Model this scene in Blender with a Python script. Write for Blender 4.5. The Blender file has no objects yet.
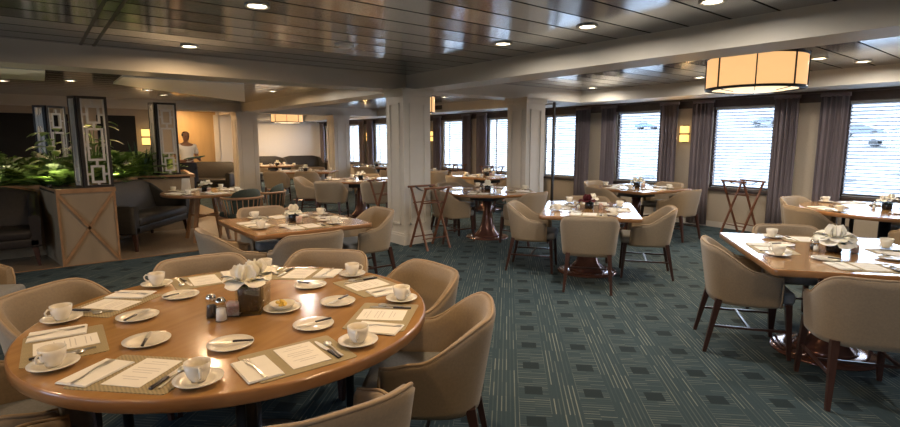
import bpy, bmesh, math, random
from mathutils import Vector, Matrix, noise
random.seed(7)
PI = math.pi
R = math.radians
sc = bpy.context.scene
COL = sc.collection

# ------------------------------------------------------------------ camera, world, exposure
cam_d = bpy.data.cameras.new('camera'); cam_d.sensor_width = 36; cam_d.lens = 20.8; cam_d.clip_start = .05; cam_d.clip_end = 600
cam = bpy.data.objects.new('camera', cam_d); COL.objects.link(cam)
cam.location = (0, 0, 1.55); cam.rotation_euler = (R(90 - 8.05), 0, R(51.3))
sc.camera = cam
w = bpy.data.worlds.new('overcast_sky'); sc.world = w; w.use_nodes = True
wn = w.node_tree; wn.nodes.clear()
wo = wn.nodes.new('ShaderNodeOutputWorld'); bg = wn.nodes.new('ShaderNodeBackground')
tc = wn.nodes.new('ShaderNodeTexCoord'); nz = wn.nodes.new('ShaderNodeTexNoise'); nz.inputs['Scale'].default_value = 2.2
cr = wn.nodes.new('ShaderNodeValToRGB')
cr.color_ramp.elements[0].position = .35; cr.color_ramp.elements[0].color = (.45, .64, .98, 1)
cr.color_ramp.elements[1].position = .65; cr.color_ramp.elements[1].color = (.70, .85, 1, 1)
wn.links.new(tc.outputs['Generated'], nz.inputs['Vector']); wn.links.new(nz.outputs['Fac'], cr.inputs['Fac'])
wn.links.new(cr.outputs['Color'], bg.inputs['Color']); wn.links.new(bg.outputs['Background'], wo.inputs['Surface'])
bg.inputs['Strength'].default_value = 9.0
vs = sc.view_settings
vs.view_transform = 'Standard'; vs.look = 'None'; vs.gamma = 1; vs.use_curve_mapping = False; vs.exposure = 1.18
DOWN_W = 7.5       # recessed downlight power
WARM = (1, .67, .37)
SOFT = (1, .90, .78)

# ------------------------------------------------------------------ materials
def nodes_of(name):
    m = bpy.data.materials.new(name); m.use_nodes = True
    return m, m.node_tree, m.node_tree.nodes['Principled BSDF']
def mat(name, col, rough=.5, metal=0, noise_amt=0, scale=20, bump=0, bscale=200, spec=.5, stretch=None, col2=None, coat=0, trans=0, sheen=0):
    m, t, b = nodes_of(name)
    b.inputs['Roughness'].default_value = rough; b.inputs['Metallic'].default_value = metal
    b.inputs['Specular IOR Level'].default_value = spec
    b.inputs['Coat Weight'].default_value = coat; b.inputs['Coat Roughness'].default_value = .08
    b.inputs['Transmission Weight'].default_value = trans; b.inputs['Sheen Weight'].default_value = sheen
    c = (*col, 1)
    c2 = (*(col2 or tuple(max(0, k * (1 - noise_amt)) for k in col)), 1)
    tc = t.nodes.new('ShaderNodeTexCoord'); mp = t.nodes.new('ShaderNodeMapping')
    t.links.new(tc.outputs['Object'], mp.inputs['Vector'])
    if stretch: mp.inputs['Scale'].default_value = stretch
    n = t.nodes.new('ShaderNodeTexNoise'); n.inputs['Scale'].default_value = scale; n.inputs['Detail'].default_value = 4
    t.links.new(mp.outputs['Vector'], n.inputs['Vector'])
    r = t.nodes.new('ShaderNodeValToRGB'); r.color_ramp.elements[0].position = .3; r.color_ramp.elements[1].position = .7
    r.color_ramp.elements[0].color = c2; r.color_ramp.elements[1].color = c
    t.links.new(n.outputs['Fac'], r.inputs['Fac']); t.links.new(r.outputs['Color'], b.inputs['Base Color'])
    if bump:
        n2 = t.nodes.new('ShaderNodeTexNoise'); n2.inputs['Scale'].default_value = bscale
        t.links.new(tc.outputs['Object'], n2.inputs['Vector'])
        bp = t.nodes.new('ShaderNodeBump'); bp.inputs['Strength'].default_value = bump; bp.inputs['Distance'].default_value = .002
        t.links.new(n2.outputs['Fac'], bp.inputs['Height']); t.links.new(bp.outputs['Normal'], b.inputs['Normal'])
    return m
def emis(name, col, s):
    m, t, b = nodes_of(name)
    b.inputs['Base Color'].default_value = (*col, 1); b.inputs['Emission Color'].default_value = (*col, 1)
    b.inputs['Emission Strength'].default_value = s
    return m
class NT:
    """tiny math-node helper"""
    def __init__(s, t): s.t = t
    def m(s, op, a, b=None, c=None):
        n = s.t.nodes.new('ShaderNodeMath'); n.operation = op
        for i, v in enumerate((a, b, c)):
            if v is None: continue
            if isinstance(v, (int, float)): n.inputs[i].default_value = v
            else: s.t.links.new(v, n.inputs[i])
        return n.outputs[0]
    def mix(s, f, a, b):
        n = s.t.nodes.new('ShaderNodeMix'); n.data_type = 'RGBA'
        for i, v in ((0, f), (6, a), (7, b)):
            if isinstance(v, tuple): n.inputs[i].default_value = (*v, 1)
            elif isinstance(v, (int, float)): n.inputs[i].default_value = v
            else: s.t.links.new(v, n.inputs[i])
        return n.outputs[2]

def carpet_mat():
    m, t, b = nodes_of('woven_carpet'); N = NT(t)
    b.inputs['Roughness'].default_value = .95; b.inputs['Specular IOR Level'].default_value = .15
    tc = t.nodes.new('ShaderNodeTexCoord'); mp = t.nodes.new('ShaderNodeMapping')
    mp.inputs['Rotation'].default_value = (0, 0, R(45)); mp.inputs['Scale'].default_value = (1 / .365,) * 3
    t.links.new(tc.outputs['Object'], mp.inputs['Vector'])
    sx = t.nodes.new('ShaderNodeSeparateXYZ'); t.links.new(mp.outputs['Vector'], sx.inputs[0])
    y, x = sx.outputs[0], sx.outputs[1]
    fx = N.m('FRACT', x); fy = N.m('FRACT', y)
    ax = N.m('ABSOLUTE', N.m('SUBTRACT', fx, .5)); ay = N.m('ABSOLUTE', N.m('SUBTRACT', fy, .5))
    square = N.m('MULTIPLY', N.m('LESS_THAN', ax, .15), N.m('LESS_THAN', ay, .14))
    inx = N.m('LESS_THAN', ax, .25); iny = N.m('LESS_THAN', ay, .25)
    a = N.m('ABSOLUTE', N.m('SUBTRACT', inx, iny))          # 1 in the mixed blocks
    # a block next to a square carries lines along y, the others carry lines along x
    def lines(u, v, freq, seed):
        uu = N.m('MULTIPLY', u, freq)
        pul = N.m('LESS_THAN', N.m('ABSOLUTE', N.m('SUBTRACT', N.m('FRACT', uu), .5)), .13)
        wn_ = t.nodes.new('ShaderNodeTexWhiteNoise'); wn_.noise_dimensions = '2D'
        cb = t.nodes.new('ShaderNodeCombineXYZ')
        t.links.new(N.m('FLOOR', uu), cb.inputs[0]); t.links.new(N.m('FLOOR', N.m('ADD', N.m('MULTIPLY', v, 2), seed)), cb.inputs[1])
        t.links.new(cb.outputs[0], wn_.inputs['Vector'])
        return N.m('MULTIPLY', pul, N.m('POWER', wn_.outputs['Value'], 1.6))
    lv = lines(x, N.m('ADD', y, .25), 14, .0); lh = lines(y, N.m('ADD', x, .25), 14, .5)
    vert = N.m('MULTIPLY', inx, N.m('SUBTRACT', 1, iny))
    sel = N.m('MAXIMUM', N.m('MULTIPLY', N.m('SUBTRACT', 1, inx), iny), 0)
    vsel = N.m('MAXIMUM', sel, N.m('MULTIPLY', N.m('SUBTRACT', 1, inx), N.m('SUBTRACT', 1, iny)))
    ln = N.m('ADD', N.m('MULTIPLY', lv, vsel), N.m('MULTIPLY', N.m('MULTIPLY', lh, N.m('SUBTRACT', 1, vsel)), .75))
    nz = t.nodes.new('ShaderNodeTexNoise'); nz.inputs['Scale'].default_value = 300; t.links.new(tc.outputs['Object'], nz.inputs['Vector'])
    base = N.mix(nz.outputs['Fac'], (.026, .047, .058), (.054, .082, .096))
    c1 = N.mix(ln, base, (.20, .225, .20))
    c2 = N.mix(square, c1, (.022, .034, .040))
    t.links.new(c2, b.inputs['Base Color'])
    bp = t.nodes.new('ShaderNodeBump'); bp.inputs['Strength'].default_value = .5; bp.inputs['Distance'].default_value = .004
    t.links.new(nz.outputs['Fac'], bp.inputs['Height']); t.links.new(bp.outputs['Normal'], b.inputs['Normal'])
    return m
def ceiling_mat():
    m, t, b = nodes_of('ceiling_planks'); N = NT(t)
    b.inputs['Roughness'].default_value = .17; b.inputs['Specular IOR Level'].default_value = .5; b.inputs['Metallic'].default_value = .6
    tc = t.nodes.new('ShaderNodeTexCoord'); sx = t.nodes.new('ShaderNodeSeparateXYZ'); t.links.new(tc.outputs['Object'], sx.inputs[0])
    u = N.m('DIVIDE', N.m('ADD', sx.outputs[0], 2.31 + .347 * 100), .347); fu = N.m('FRACT', u)
    gap = N.m('LESS_THAN', N.m('ABSOLUTE', N.m('SUBTRACT', fu, .5)), .47)
    wn_ = t.nodes.new('ShaderNodeTexWhiteNoise'); wn_.noise_dimensions = '1D'; t.links.new(N.m('FLOOR', u), wn_.inputs['W'])
    c = N.mix(wn_.outputs['Value'], (.44, .46, .49), (.53, .55, .58))
    c = N.mix(gap, (.02, .02, .02), c)
    t.links.new(c, b.inputs['Base Color'])
    t.links.new(N.m('MULTIPLY', gap, .82), b.inputs['Metallic']); t.links.new(N.m('MULTIPLY', gap, .5), b.inputs['Specular IOR Level']); t.links.new(N.m('SUBTRACT', .9, N.m('MULTIPLY', gap, .77)), b.inputs['Roughness'])
    # each plank bows very slightly, and a groove parts it from the next
    bow = N.m('MULTIPLY', N.m('POWER', N.m('ABSOLUTE', N.m('SUBTRACT', fu, .5)), 2), 1.0)
    bp = t.nodes.new('ShaderNodeBump'); bp.inputs['Strength'].default_value = .35; bp.inputs['Distance'].default_value = .012
    t.links.new(bow, bp.inputs['Height']); t.links.new(bp.outputs['Normal'], b.inputs['Normal'])
    return m
def weave_mat(name, c1, c2, sc_):
    m, t, b = nodes_of(name)
    b.inputs['Roughness'].default_value = .8
    tc = t.nodes.new('ShaderNodeTexCoord'); ck = t.nodes.new('ShaderNodeTexChecker'); ck.inputs['Scale'].default_value = sc_
    ck.inputs['Color1'].default_value = (*c1, 1); ck.inputs['Color2'].default_value = (*c2, 1)
    t.links.new(tc.outputs['Object'], ck.inputs['Vector']); t.links.new(ck.outputs['Color'], b.inputs['Base Color'])
    return m
def glass_mat(name, alpha=.25, col=(1, 1, 1)):
    m, t, b = nodes_of(name)
    t.nodes.remove(b); out = t.nodes['Material Output']
    tr = t.nodes.new('ShaderNodeBsdfTransparent'); gl = t.nodes.new('ShaderNodeBsdfGlossy'); gl.inputs['Roughness'].default_value = .03
    tr.inputs['Color'].default_value = (*col, 1)
    mx = t.nodes.new('ShaderNodeMixShader'); mx.inputs[0].default_value = alpha
    t.links.new(tr.outputs[0], mx.inputs[1]); t.links.new(gl.outputs[0], mx.inputs[2]); t.links.new(mx.outputs[0], out.inputs['Surface'])
    return m
def rocky_mat():
    m, t, b = nodes_of('pale_gravel'); b.inputs['Roughness'].default_value = 1
    tc = t.nodes.new('ShaderNodeTexCoord'); mp = t.nodes.new('ShaderNodeMapping'); mp.inputs['Scale'].default_value = (.25, .8, 1)
    t.links.new(tc.outputs['Object'], mp.inputs['Vector'])
    n = t.nodes.new('ShaderNodeTexNoise'); n.inputs['Scale'].default_value = 1.2; n.inputs['Detail'].default_value = 8
    t.links.new(mp.outputs['Vector'], n.inputs['Vector'])
    r = t.nodes.new('ShaderNodeValToRGB'); e = r.color_ramp.elements
    e[0].position = .36; e[0].color = (.046, .052, .055, 1); e[1].position = .46; e[1].color = (.095, .096, .097, 1)
    t.links.new(n.outputs['Fac'], r.inputs['Fac']); t.links.new(r.outputs['Color'], b.inputs['Base Color'])
    return m

M = dict(
 carpet=carpet_mat(), ceil=ceiling_mat(), gravel=rocky_mat(),
 wall=mat('beige_wallcovering', (.50, .42, .32), .8, noise_amt=.12, scale=60),
 white_wall=mat('white_wall_paint', (.72, .70, .67), .7, noise_amt=.04),
 trim=mat('cream_painted_trim', (.64, .60, .53), .45, noise_amt=.05, scale=6),
 beam=mat('cream_beam_paint', (.60, .565, .50), .5, noise_amt=.05, scale=4),
 dark_panel=mat('dark_panel', (.012, .013, .014), .6, spec=.2, noise_amt=.3, scale=3),
 amber=mat('amber_wood_panel', (.46, .30, .13), .45, noise_amt=.25, scale=4, stretch=(1, 1, .15)),
 lfloor=mat('pale_wood_floor', (.30, .23, .16), .35, noise_amt=.25, scale=6, stretch=(1, 8, 1)),
 brownfr=mat('dark_bronze_frame', (.07, .05, .045), .4, noise_amt=.2),
 curtain=mat('mauve_grey_curtain', (.20, .165, .18), .85, noise_amt=.3, scale=8, stretch=(1, 1, .1), sheen=.2),
 slat=mat('white_blind_slat', (.42, .43, .45), .5, noise_amt=.02),
 glass=glass_mat('window_glass', .06),
 fabric=mat('beige_woven_upholstery', (.30, .228, .15), .9, noise_amt=.14, scale=90, bump=.35, bscale=450, sheen=.25),
 piping=mat('tan_piping', (.38, .28, .18), .8, noise_amt=.1),
 seatfab=mat('grey_seat_fabric', (.24, .25, .26), .9, noise_amt=.2, scale=90, bump=.3, bscale=450),
 darkwood=mat('dark_mahogany', (.060, .026, .020), .3, noise_amt=.35, scale=12, stretch=(6, 6, .6)),
 ttop=mat('honey_wood_top', (.41, .225, .08), .17, col2=(.33, .17, .055), scale=3, stretch=(8, .7, 4), coat=.5),
 tedge=mat('honey_wood_edge', (.34, .165, .065), .28, noise_amt=.2, scale=8, coat=.5),
 copper=mat('polished_red_copper', (.22, .105, .085), .14, metal=.55, noise_amt=.15, coat=.4),
 black=mat('black_steel', (.02, .02, .022), .35, noise_amt=.2),
 china=mat('ivory_china', (.78, .72, .60), .18, noise_amt=.02, coat=.3),
 coffee=mat('cup_hollow', (.70, .64, .52), .3),
 steel=mat('polished_steel', (.78, .76, .72), .34, metal=1, noise_amt=.05),
 dsteel=mat('dark_knife_handle', (.035, .03, .03), .3, metal=.3),
 linen=mat('white_linen_napkin', (.80, .77, .70), .9, noise_amt=.04, bump=.3, bscale=300),
 paper=mat('menu_paper', (.80, .76, .68), .7, noise_amt=.03),
 ink=mat('grey_ink', (.52, .49, .45), .7),
 mat_w=weave_mat('khaki_woven_placemat', (.36, .29, .16), (.24, .19, .10), 130),
 mat_p=mat('khaki_smooth_placemat', (.33, .27, .15), .7, noise_amt=.1, scale=100),
 cglass=glass_mat('clear_glass', .08, (.93, .95, .95)),
 salt=mat('salt', (.85, .83, .78), .9), pepper=mat('pepper', (.06, .05, .045), .9, noise_amt=.5, scale=400),
 chrome=mat('chrome_cap', (.75, .75, .75), .12, metal=1),
 packet=mat('sugar_packets', (.75, .68, .58), .7, col2=(.55, .22, .18), scale=35),
 butter=mat('yellow_butter', (.80, .52, .07), .4, noise_amt=.2, scale=60),
 petal=mat('cream_petal', (.92, .88, .76), .6, noise_amt=.08, scale=30, sheen=.2),
 redpetal=mat('dark_red_petal', (.10, .008, .012), .6, noise_amt=.2),
 leaf=mat('dark_green_leaf', (.018, .055, .016), .4, noise_amt=.4, scale=14),
 fern=mat('fern_green', (.13, .24, .04), .5, noise_amt=.45, scale=6),
 lime=mat('lime_leaf', (.30, .42, .09), .45, noise_amt=.35, scale=6),
 snake=mat('blue_green_leaf', (.045, .10, .065), .45, noise_amt=.5, scale=10),
 pot=mat('black_pot', (.015, .015, .017), .2, noise_amt=.2),
 leather=mat('dark_brown_leather', (.030, .023, .020), .42, spec=.3, noise_amt=.3, scale=25, bump=.25, bscale=120),
 leather_g=mat('dark_slate_leather', (.034, .031, .028), .5, spec=.28, noise_amt=.25, scale=25, bump=.25, bscale=120),
 greenfab=mat('dark_green_cushion', (.030, .040, .026), .8, noise_amt=.3, scale=40),
 planter=mat('pale_birch_panel', (.33, .24, .15), .4, noise_amt=.2, scale=5, stretch=(1, 1, .3)),
 strip=mat('tan_wood_strip', (.36, .19, .085), .45, noise_amt=.3, scale=10),
 reddish=mat('reddish_wood', (.20, .075, .035), .4, noise_amt=.3, scale=10, stretch=(1, 1, .3)),
 soil=mat('potting_soil', (.03, .02, .015), 1, noise_amt=.5),
 lattice=mat('lattice_dark_face', (.022, .018, .018), .35, noise_amt=.2),
 lattice_l=mat('lattice_silver_bar', (.60, .58, .55), .35, metal=.3, noise_amt=.1),
 shade=emis('amber_lampshade', (1, .58, .24), .42),
 diffuser=emis('cream_lamp_diffuser', (1, .78, .48), .62),
 sconce=emis('sconce_glow', (1, .62, .18), .7),
 bulb=emis('downlight_lens', (1, .84, .60), 9),
 skin=mat('brown_skin', (.24, .12, .075), .5, noise_amt=.1), hair=mat('black_hair', (.008, .007, .006), .8),
 shirt=mat('white_uniform', (.70, .69, .66), .8, noise_amt=.05), apron=mat('black_apron', (.012, .013, .018), .8),
 folder=mat('green_tray', (.05, .13, .09), .5, noise_amt=.2),
 carblue=mat('blue_car_paint', (.005, .045, .12), .3, coat=.6), cardark=mat('slate_car_paint', (.012, .02, .035), .3, coat=.6),
 carwhite=mat('white_truck_paint', (.16, .165, .17), .3, coat=.6), tyre=mat('rubber', (.015, .015, .015), .8), carglass=mat('car_glass', (.03, .04, .05), .08),
 tree=mat('far_foliage', (.10, .14, .08), .9, noise_amt=.5, scale=2),
 ceramic_w=mat('white_ceiling_panel', (.92, .93, .94), .55),
)

for k in ('petal',):
    q = M[k].node_tree.nodes['Principled BSDF']; q.inputs['Subsurface Weight'].default_value = .35; q.inputs['Subsurface Radius'].default_value = (.02, .02, .015)
# ------------------------------------------------------------------ mesh builder
class MB:
    def __init__(s): s.v = []; s.f = []; s.sm = []; s.mi = []; s.cur = 0
    def add(s, vs_, fs, smooth=False):
        o = len(s.v); s.v += [tuple(p) for p in vs_]
        for f in fs: s.f.append([i + o for i in f]); s.sm.append(smooth); s.mi.append(s.cur)
        return s
    def box(s, x0, x1, y0, y1, z0, z1, mtx=None):
        v = [(x, y, z) for z in (z0, z1) for y in (y0, y1) for x in (x0, x1)]
        if mtx: v = [mtx @ Vector(p) for p in v]
        return s.add(v, [(0, 2, 3, 1), (4, 5, 7, 6), (0, 1, 5, 4), (2, 6, 7, 3), (0, 4, 6, 2), (1, 3, 7, 5)])
    def rbox(s, x0, x1, y0, y1, z0, z1, r=.01, seg=2, mtx=None, smooth=True):
        bm = bmesh.new(); bmesh.ops.create_cube(bm, size=1)
        for q in bm.verts: q.co = Vector(((x0 + x1) / 2 + q.co.x * (x1 - x0), (y0 + y1) / 2 + q.co.y * (y1 - y0), (z0 + z1) / 2 + q.co.z * (z1 - z0)))
        bmesh.ops.bevel(bm, geom=bm.edges[:], offset=r, segments=seg, affect='EDGES', profile=.5)
        if mtx: bmesh.ops.transform(bm, matrix=mtx, verts=bm.verts)
        bm.verts.index_update()
        s.add([q.co.copy() for q in bm.verts], [[q.index for q in f.verts] for f in bm.faces], smooth); bm.free(); return s
    def taper(s, p, q, w0, w1, d0=None, d1=None, rot=0):      # square bar from p to q
        p, q = Vector(p), Vector(q); d0 = d0 or w0; d1 = d1 or w1
        ax = (q - p).normalized(); a = Vector((math.cos(rot), math.sin(rot), 0))
        a = (a - ax * a.dot(ax)).normalized(); b = ax.cross(a)
        v = []
        for c, ww, dd in ((p, w0, d0), (q, w1, d1)):
            for i, j in ((-1, -1), (1, -1), (1, 1), (-1, 1)): v.append(c + a * i * ww / 2 + b * j * dd / 2)
        return s.add(v, [(3, 2, 1, 0), (4, 5, 6, 7)] + [(i, (i + 1) % 4, 4 + (i + 1) % 4, 4 + i) for i in range(4)])
    def tube(s, pts, r, n=8, closed=False, caps=True):
        pts = [Vector(p) for p in pts]; rs = r if isinstance(r, (list, tuple)) else [r] * len(pts)
        k = len(pts); v = []; nrm = None
        for i, p in enumerate(pts):
            if closed: t = pts[(i + 1) % k] - pts[i - 1]
            else: t = pts[min(i + 1, k - 1)] - pts[max(i - 1, 0)]
            t = t.normalized() if t.length > 1e-9 else Vector((0, 0, 1))
            if nrm is None:
                nrm = Vector((0, 0, 1)) if abs(t.z) < .9 else Vector((1, 0, 0))
            nrm = (nrm - t * nrm.dot(t)).normalized(); b = t.cross(nrm)
            for j in range(n):
                a = 2 * PI * j / n; v.append(p + (nrm * math.cos(a) + b * math.sin(a)) * rs[i])
        f = []
        for i in range(k if closed else k - 1):
            for j in range(n):
                a, b_ = i * n, ((i + 1) % k) * n
                f.append((a + j, a + (j + 1) % n, b_ + (j + 1) % n, b_ + j))
        if not closed and caps: f += [tuple(range(n))[::-1], tuple((k - 1) * n + j for j in range(n))]
        return s.add(v, f, True)
    def lathe(s, prof, n=24, c=(0, 0, 0), smooth=True, sx=1, sy=1):
        v = []; f = []; k = len(prof)
        for r_, z in prof:
            for j in range(n):
                a = 2 * PI * j / n; v.append((c[0] + math.cos(a) * r_ * sx, c[1] + math.sin(a) * r_ * sy, c[2] + z))
        for i in range(k - 1):
            for j in range(n): f.append((i * n + j, i * n + (j + 1) % n, (i + 1) * n + (j + 1) % n, (i + 1) * n + j))
        if prof[0][0] > 1e-6: f.append(tuple(range(n))[::-1])
        if prof[-1][0] > 1e-6: f.append(tuple((k - 1) * n + j for j in range(n)))
        return s.add(v, f, smooth)
    def prism(s, poly, z0, z1, smooth=False):
        n = len(poly); v = [(x, y, z0) for x, y in poly] + [(x, y, z1) for x, y in poly]
        return s.add(v, [tuple(range(n))[::-1], tuple(range(n, 2 * n))] + [(i, (i + 1) % n, n + (i + 1) % n, n + i) for i in range(n)], smooth)
    def grid(s, rows, closed=False, smooth=True):
        n = len(rows[0]); v = [p for r_ in rows for p in r_]; f = []
        for i in range(len(rows) - 1):
            for j in range(n if closed else n - 1):
                f.append((i * n + j, i * n + (j + 1) % n, (i + 1) * n + (j + 1) % n, (i + 1) * n + j))
        return s.add(v, f, smooth)
    def sphere(s, c, r_, n=10, sx=1, sy=1, sz=1):
        k = n // 2 + 1
        return s.lathe([(max(1e-7, r_ * math.sin(PI * i / k)), -r_ * math.cos(PI * i / k) * sz) for i in range(k + 1)], n, c, True, sx, sy)
    def mesh(s, name):
        me = bpy.data.meshes.new(name); me.from_pydata([tuple(p) for p in s.v], [], s.f)
        me.polygons.foreach_set('use_smooth', s.sm); me.polygons.foreach_set('material_index', s.mi)
        bm = bmesh.new(); bm.from_mesh(me); bmesh.ops.remove_doubles(bm, verts=bm.verts, dist=1e-6)
        bmesh.ops.recalc_face_normals(bm, faces=bm.faces); bm.to_mesh(me); bm.free()
        return me
def mesh(mb, name, m):
    me = mb.mesh(name)
    for q in (m if isinstance(m, (list, tuple)) else [m]): me.materials.append(q)
    if any(mb.sm) and not all(mb.sm): pass
    return me
# a Template is a thing described once: parts = [(name, mesh, parent index or None, label)]
class T:
    def __init__(s, name): s.name = name; s.parts = []; s.own = None
    def part(s, name, mb, m, parent=None, label=None, smooth_angle=True):
        s.parts.append((name, mesh(mb, name, m), parent, label)); return len(s.parts) - 1
    def body(s, mb, m): s.own = mesh(mb, s.name, m); return s
    def put(s, loc, rz, label, cat, group=None, rot=None, parts=True, scale=None):
        o = bpy.data.objects.new(s.name, s.own); COL.objects.link(o)
        o.location = loc; o.rotation_euler = rot or (0, 0, rz)
        if scale: o.scale = (scale,) * 3
        o['label'] = label; o['category'] = cat
        if group: o['group'] = group
        made = []
        for n_, me, par, lb in (s.parts if parts else []):
            c = bpy.data.objects.new(n_, me); COL.objects.link(c)
            c.parent = o if par is None else made[par]
            if lb: c['label'] = lb
            made.append(c)
        return o
def single(name, mb, m, label, cat, group=None, loc=(0, 0, 0), rz=0, kind=None):
    o = bpy.data.objects.new(name, mesh(mb, name, m)); COL.objects.link(o); o.location = loc; o.rotation_euler = (0, 0, rz)
    if label: o['label'] = label
    if cat: o['category'] = cat
    if group: o['group'] = group
    if kind: o['kind'] = kind
    return o
def struct(name, mb, m, parent=None):
    o = bpy.data.objects.new(name, mesh(mb, name, m)); COL.objects.link(o)
    o['kind'] = 'structure'
    if parent: o.parent = parent
    return o

# ------------------------------------------------------------------ the room shell
H, HL = 2.50, 2.28          # ceiling and beam underside
XF, XN, YW, YL = -20.5, 4.2, 9.5, -6.0
LX = -7.85                  # carpet meets the pale floor of the lounge
b = MB(); b.box(LX, XN, YL, YW, -.06, 0); b.box(XF, LX, 3.1, YW, -.06, 0); struct('floor', b, M['carpet'])
b = MB(); b.box(XF, LX, YL, 3.1, -.06, 0); struct('floor_lounge', b, M['lfloor'])
b = MB(); b.box(LX - .012, LX + .012, YL, 3.1, 0, .008); struct('trim_1', b, M['strip'])
b = MB(); b.box(XF, XN, YL, YW, H, H + .08); struct('ceiling', b, M['ceil'])
PITCH = 1.945
WX = [-.50 - PITCH * i for i in range(-1, 11)]                # left edges of the windows; the farthest is added to light the far wall
WZ0, WZ1, WWID = .70, 2.12, 1.07
b = MB(); xs = sorted(WX)
b.box(XF, XN, YW, YW + .15, 0, WZ0); b.box(XF, XN, YW, YW + .15, WZ1, H)
prev = XF
for x in xs:
    b.box(prev, x, YW, YW + .15, WZ0, WZ1); prev = x + WWID
b.box(prev, XN, YW, YW + .15, WZ0, WZ1)
struct('wall_window_side', b, M['wall'])
b = MB(); b.box(XF - .1, XF, 4.3, YW, 0, H); struct('wall_far', b, M['white_wall'])
b = MB(); b.box(XN, XN + .1, YL, YW, 0, H); struct('wall_near', b, M['wall'])
b = MB(); FILL_WX = (-5.2, -2.2, .8); b.box(XF, XN, YL - .1, YL, 0, .9); b.box(XF, XN, YL - .1, YL, 2.1, H); prev = XF
for x in FILL_WX: b.box(prev, x, YL - .1, YL, .9, 2.1); prev = x + 1.3
b.box(prev, XN, YL - .1, YL, .9, 2.1); struct('wall_left', b, M['wall'])
for i, x in enumerate(FILL_WX):                                   # unseen windows, added to bring fill light onto beams and pillars
    b = MB()
    for a in ((x, x + .05, .9, 2.1), (x + 1.25, x + 1.3, .9, 2.1), (x, x + 1.3, .9, .95), (x, x + 1.3, 2.05, 2.1)): b.box(a[0], a[1], YL - .08, YL - .02, a[2], a[3])
    o = struct('window_%d' % (20 + i), b, M['brownfr'])
    struct('window_glass', MB().box(x + .05, x + 1.25, YL - .055, YL - .05, .95, 2.05), M['glass'], o)
    l = bpy.data.lights.new('window_portal', 'AREA'); l.shape = 'RECTANGLE'; l.size = 1.3; l.size_y = 1.2; l.cycles.is_portal = True
    q = bpy.data.objects.new('window_portal', l); COL.objects.link(q); q.location = (x + .65, YL - .1, 1.5); q.rotation_euler = (R(90), 0, 0)
b = MB(); b.box(-330, 120, -300, YL - .6, -3.05, -3); single('added_water_plane', b, M['dark_panel'], None, None, kind='structure')  # unseen dark plane, added to block bright sky below the fill windows
b = MB(); b.box(XF, XN, YW - .015, YW, 0, .10); struct('baseboard_window_side', b, M['trim'])
b = MB(); b.box(XF, XF + .015, 4.3, YW, 0, .10); struct('baseboard_far', b, M['trim'])
# lounge back wall with its dark glazed panels, the amber niche, the white return
b = MB(); b.box(-14.75, -14.6, YL, 2.86, 0, H); struct('wall_lounge', b, M['wall'])
for i, (y0, y1) in enumerate(((-5.8, -3.6), (-3.4, -1.2), (-1.0, .72), (1.25, 2.02))):
    b = MB(); b.box(-14.6, -14.56, y0, y1, .25, 2.12); o = struct('trim_%d' % (i + 2), b, M['dark_panel'])
b = MB(); b.box(-16.6, -16.5, 2.5, 4.35, 0, H); b.box(-16.5, -14.75, 2.76, 2.86, 0, H); struct('wall_niche', b, M['amber'])
b = MB(); b.box(-16.6, -16.5, 4.35, 5.1, 0, H); b.box(-20.5, -16.5, 4.95, 5.1, 0, H); struct('wall_return', b, M['white_wall'])
b = MB(); b.box(-16.5, -16.47, 4.28, 4.42, 0, 2.28); struct('trim_6', b, M['trim'])
# beams and soffits
def moulded(b, x0, x1, y0, y1, z0, z1): b.box(x0, x1, y0, y1, z0, z1)
b = MB(); b.box(-7.05, -6.58, YL, 8.6, HL, H + .01); struct('trim_7', b, M['beam'])                 # across the room, over the two pillars
b = MB(); b.box(-6.58, XN, 4.44, 4.9, HL, H + .01); struct('trim_8', b, M['beam'])
b = MB(); b.box(-14.4, -7.05, 4.44, 4.9, HL, H + .01); struct('trim_9', b, M['beam'])
b = MB(); b.box(-14.9, -14.4, YL, 8.6, HL, H + .01); struct('trim_10', b, M['beam'])
b = MB(); b.box(XF, -14.9, 4.44, 4.9, HL, H + .01); struct('trim_11', b, M['beam'])
b = MB(); b.box(XF, XN, 8.6, YW, HL, H + .01); b.box(XF, XN, 8.585, 8.6, HL, HL + .03); struct('trim_12', b, M['beam'])
b = MB(); b.box(-20.5, -20.0, 5, 8.6, HL, H + .01); struct('trim_13', b, M['beam'])
b = MB(); b.box(XF, XN, YW - .03, YW, WZ1, HL); struct('trim_14', b, M['brownfr'])                   # dark band over the windows
# white ceiling panels over the planter
def slab(name, poly, z0, z1, label):
    single(name, MB().prism(poly, z0, z1), M['ceramic_w'], label, 'ceiling panel', 'white panels hung over the planting')
slab('ceiling_panel', [(-9.61, 1.08), (-8.47, 1.07), (-8.43, 2.67), (-12.25, 3.88)], 2.40, 2.43, 'white wedge-shaped ceiling panel pointing at the tall lattice screens')
slab('ceiling_panel', [(-8.35, -5.8), (-8.35, .23), (-9.75, .25), (-9.75, -5.8)], 2.40, 2.43, 'white square-ended ceiling panel cut off by the left edge of the photo')

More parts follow.
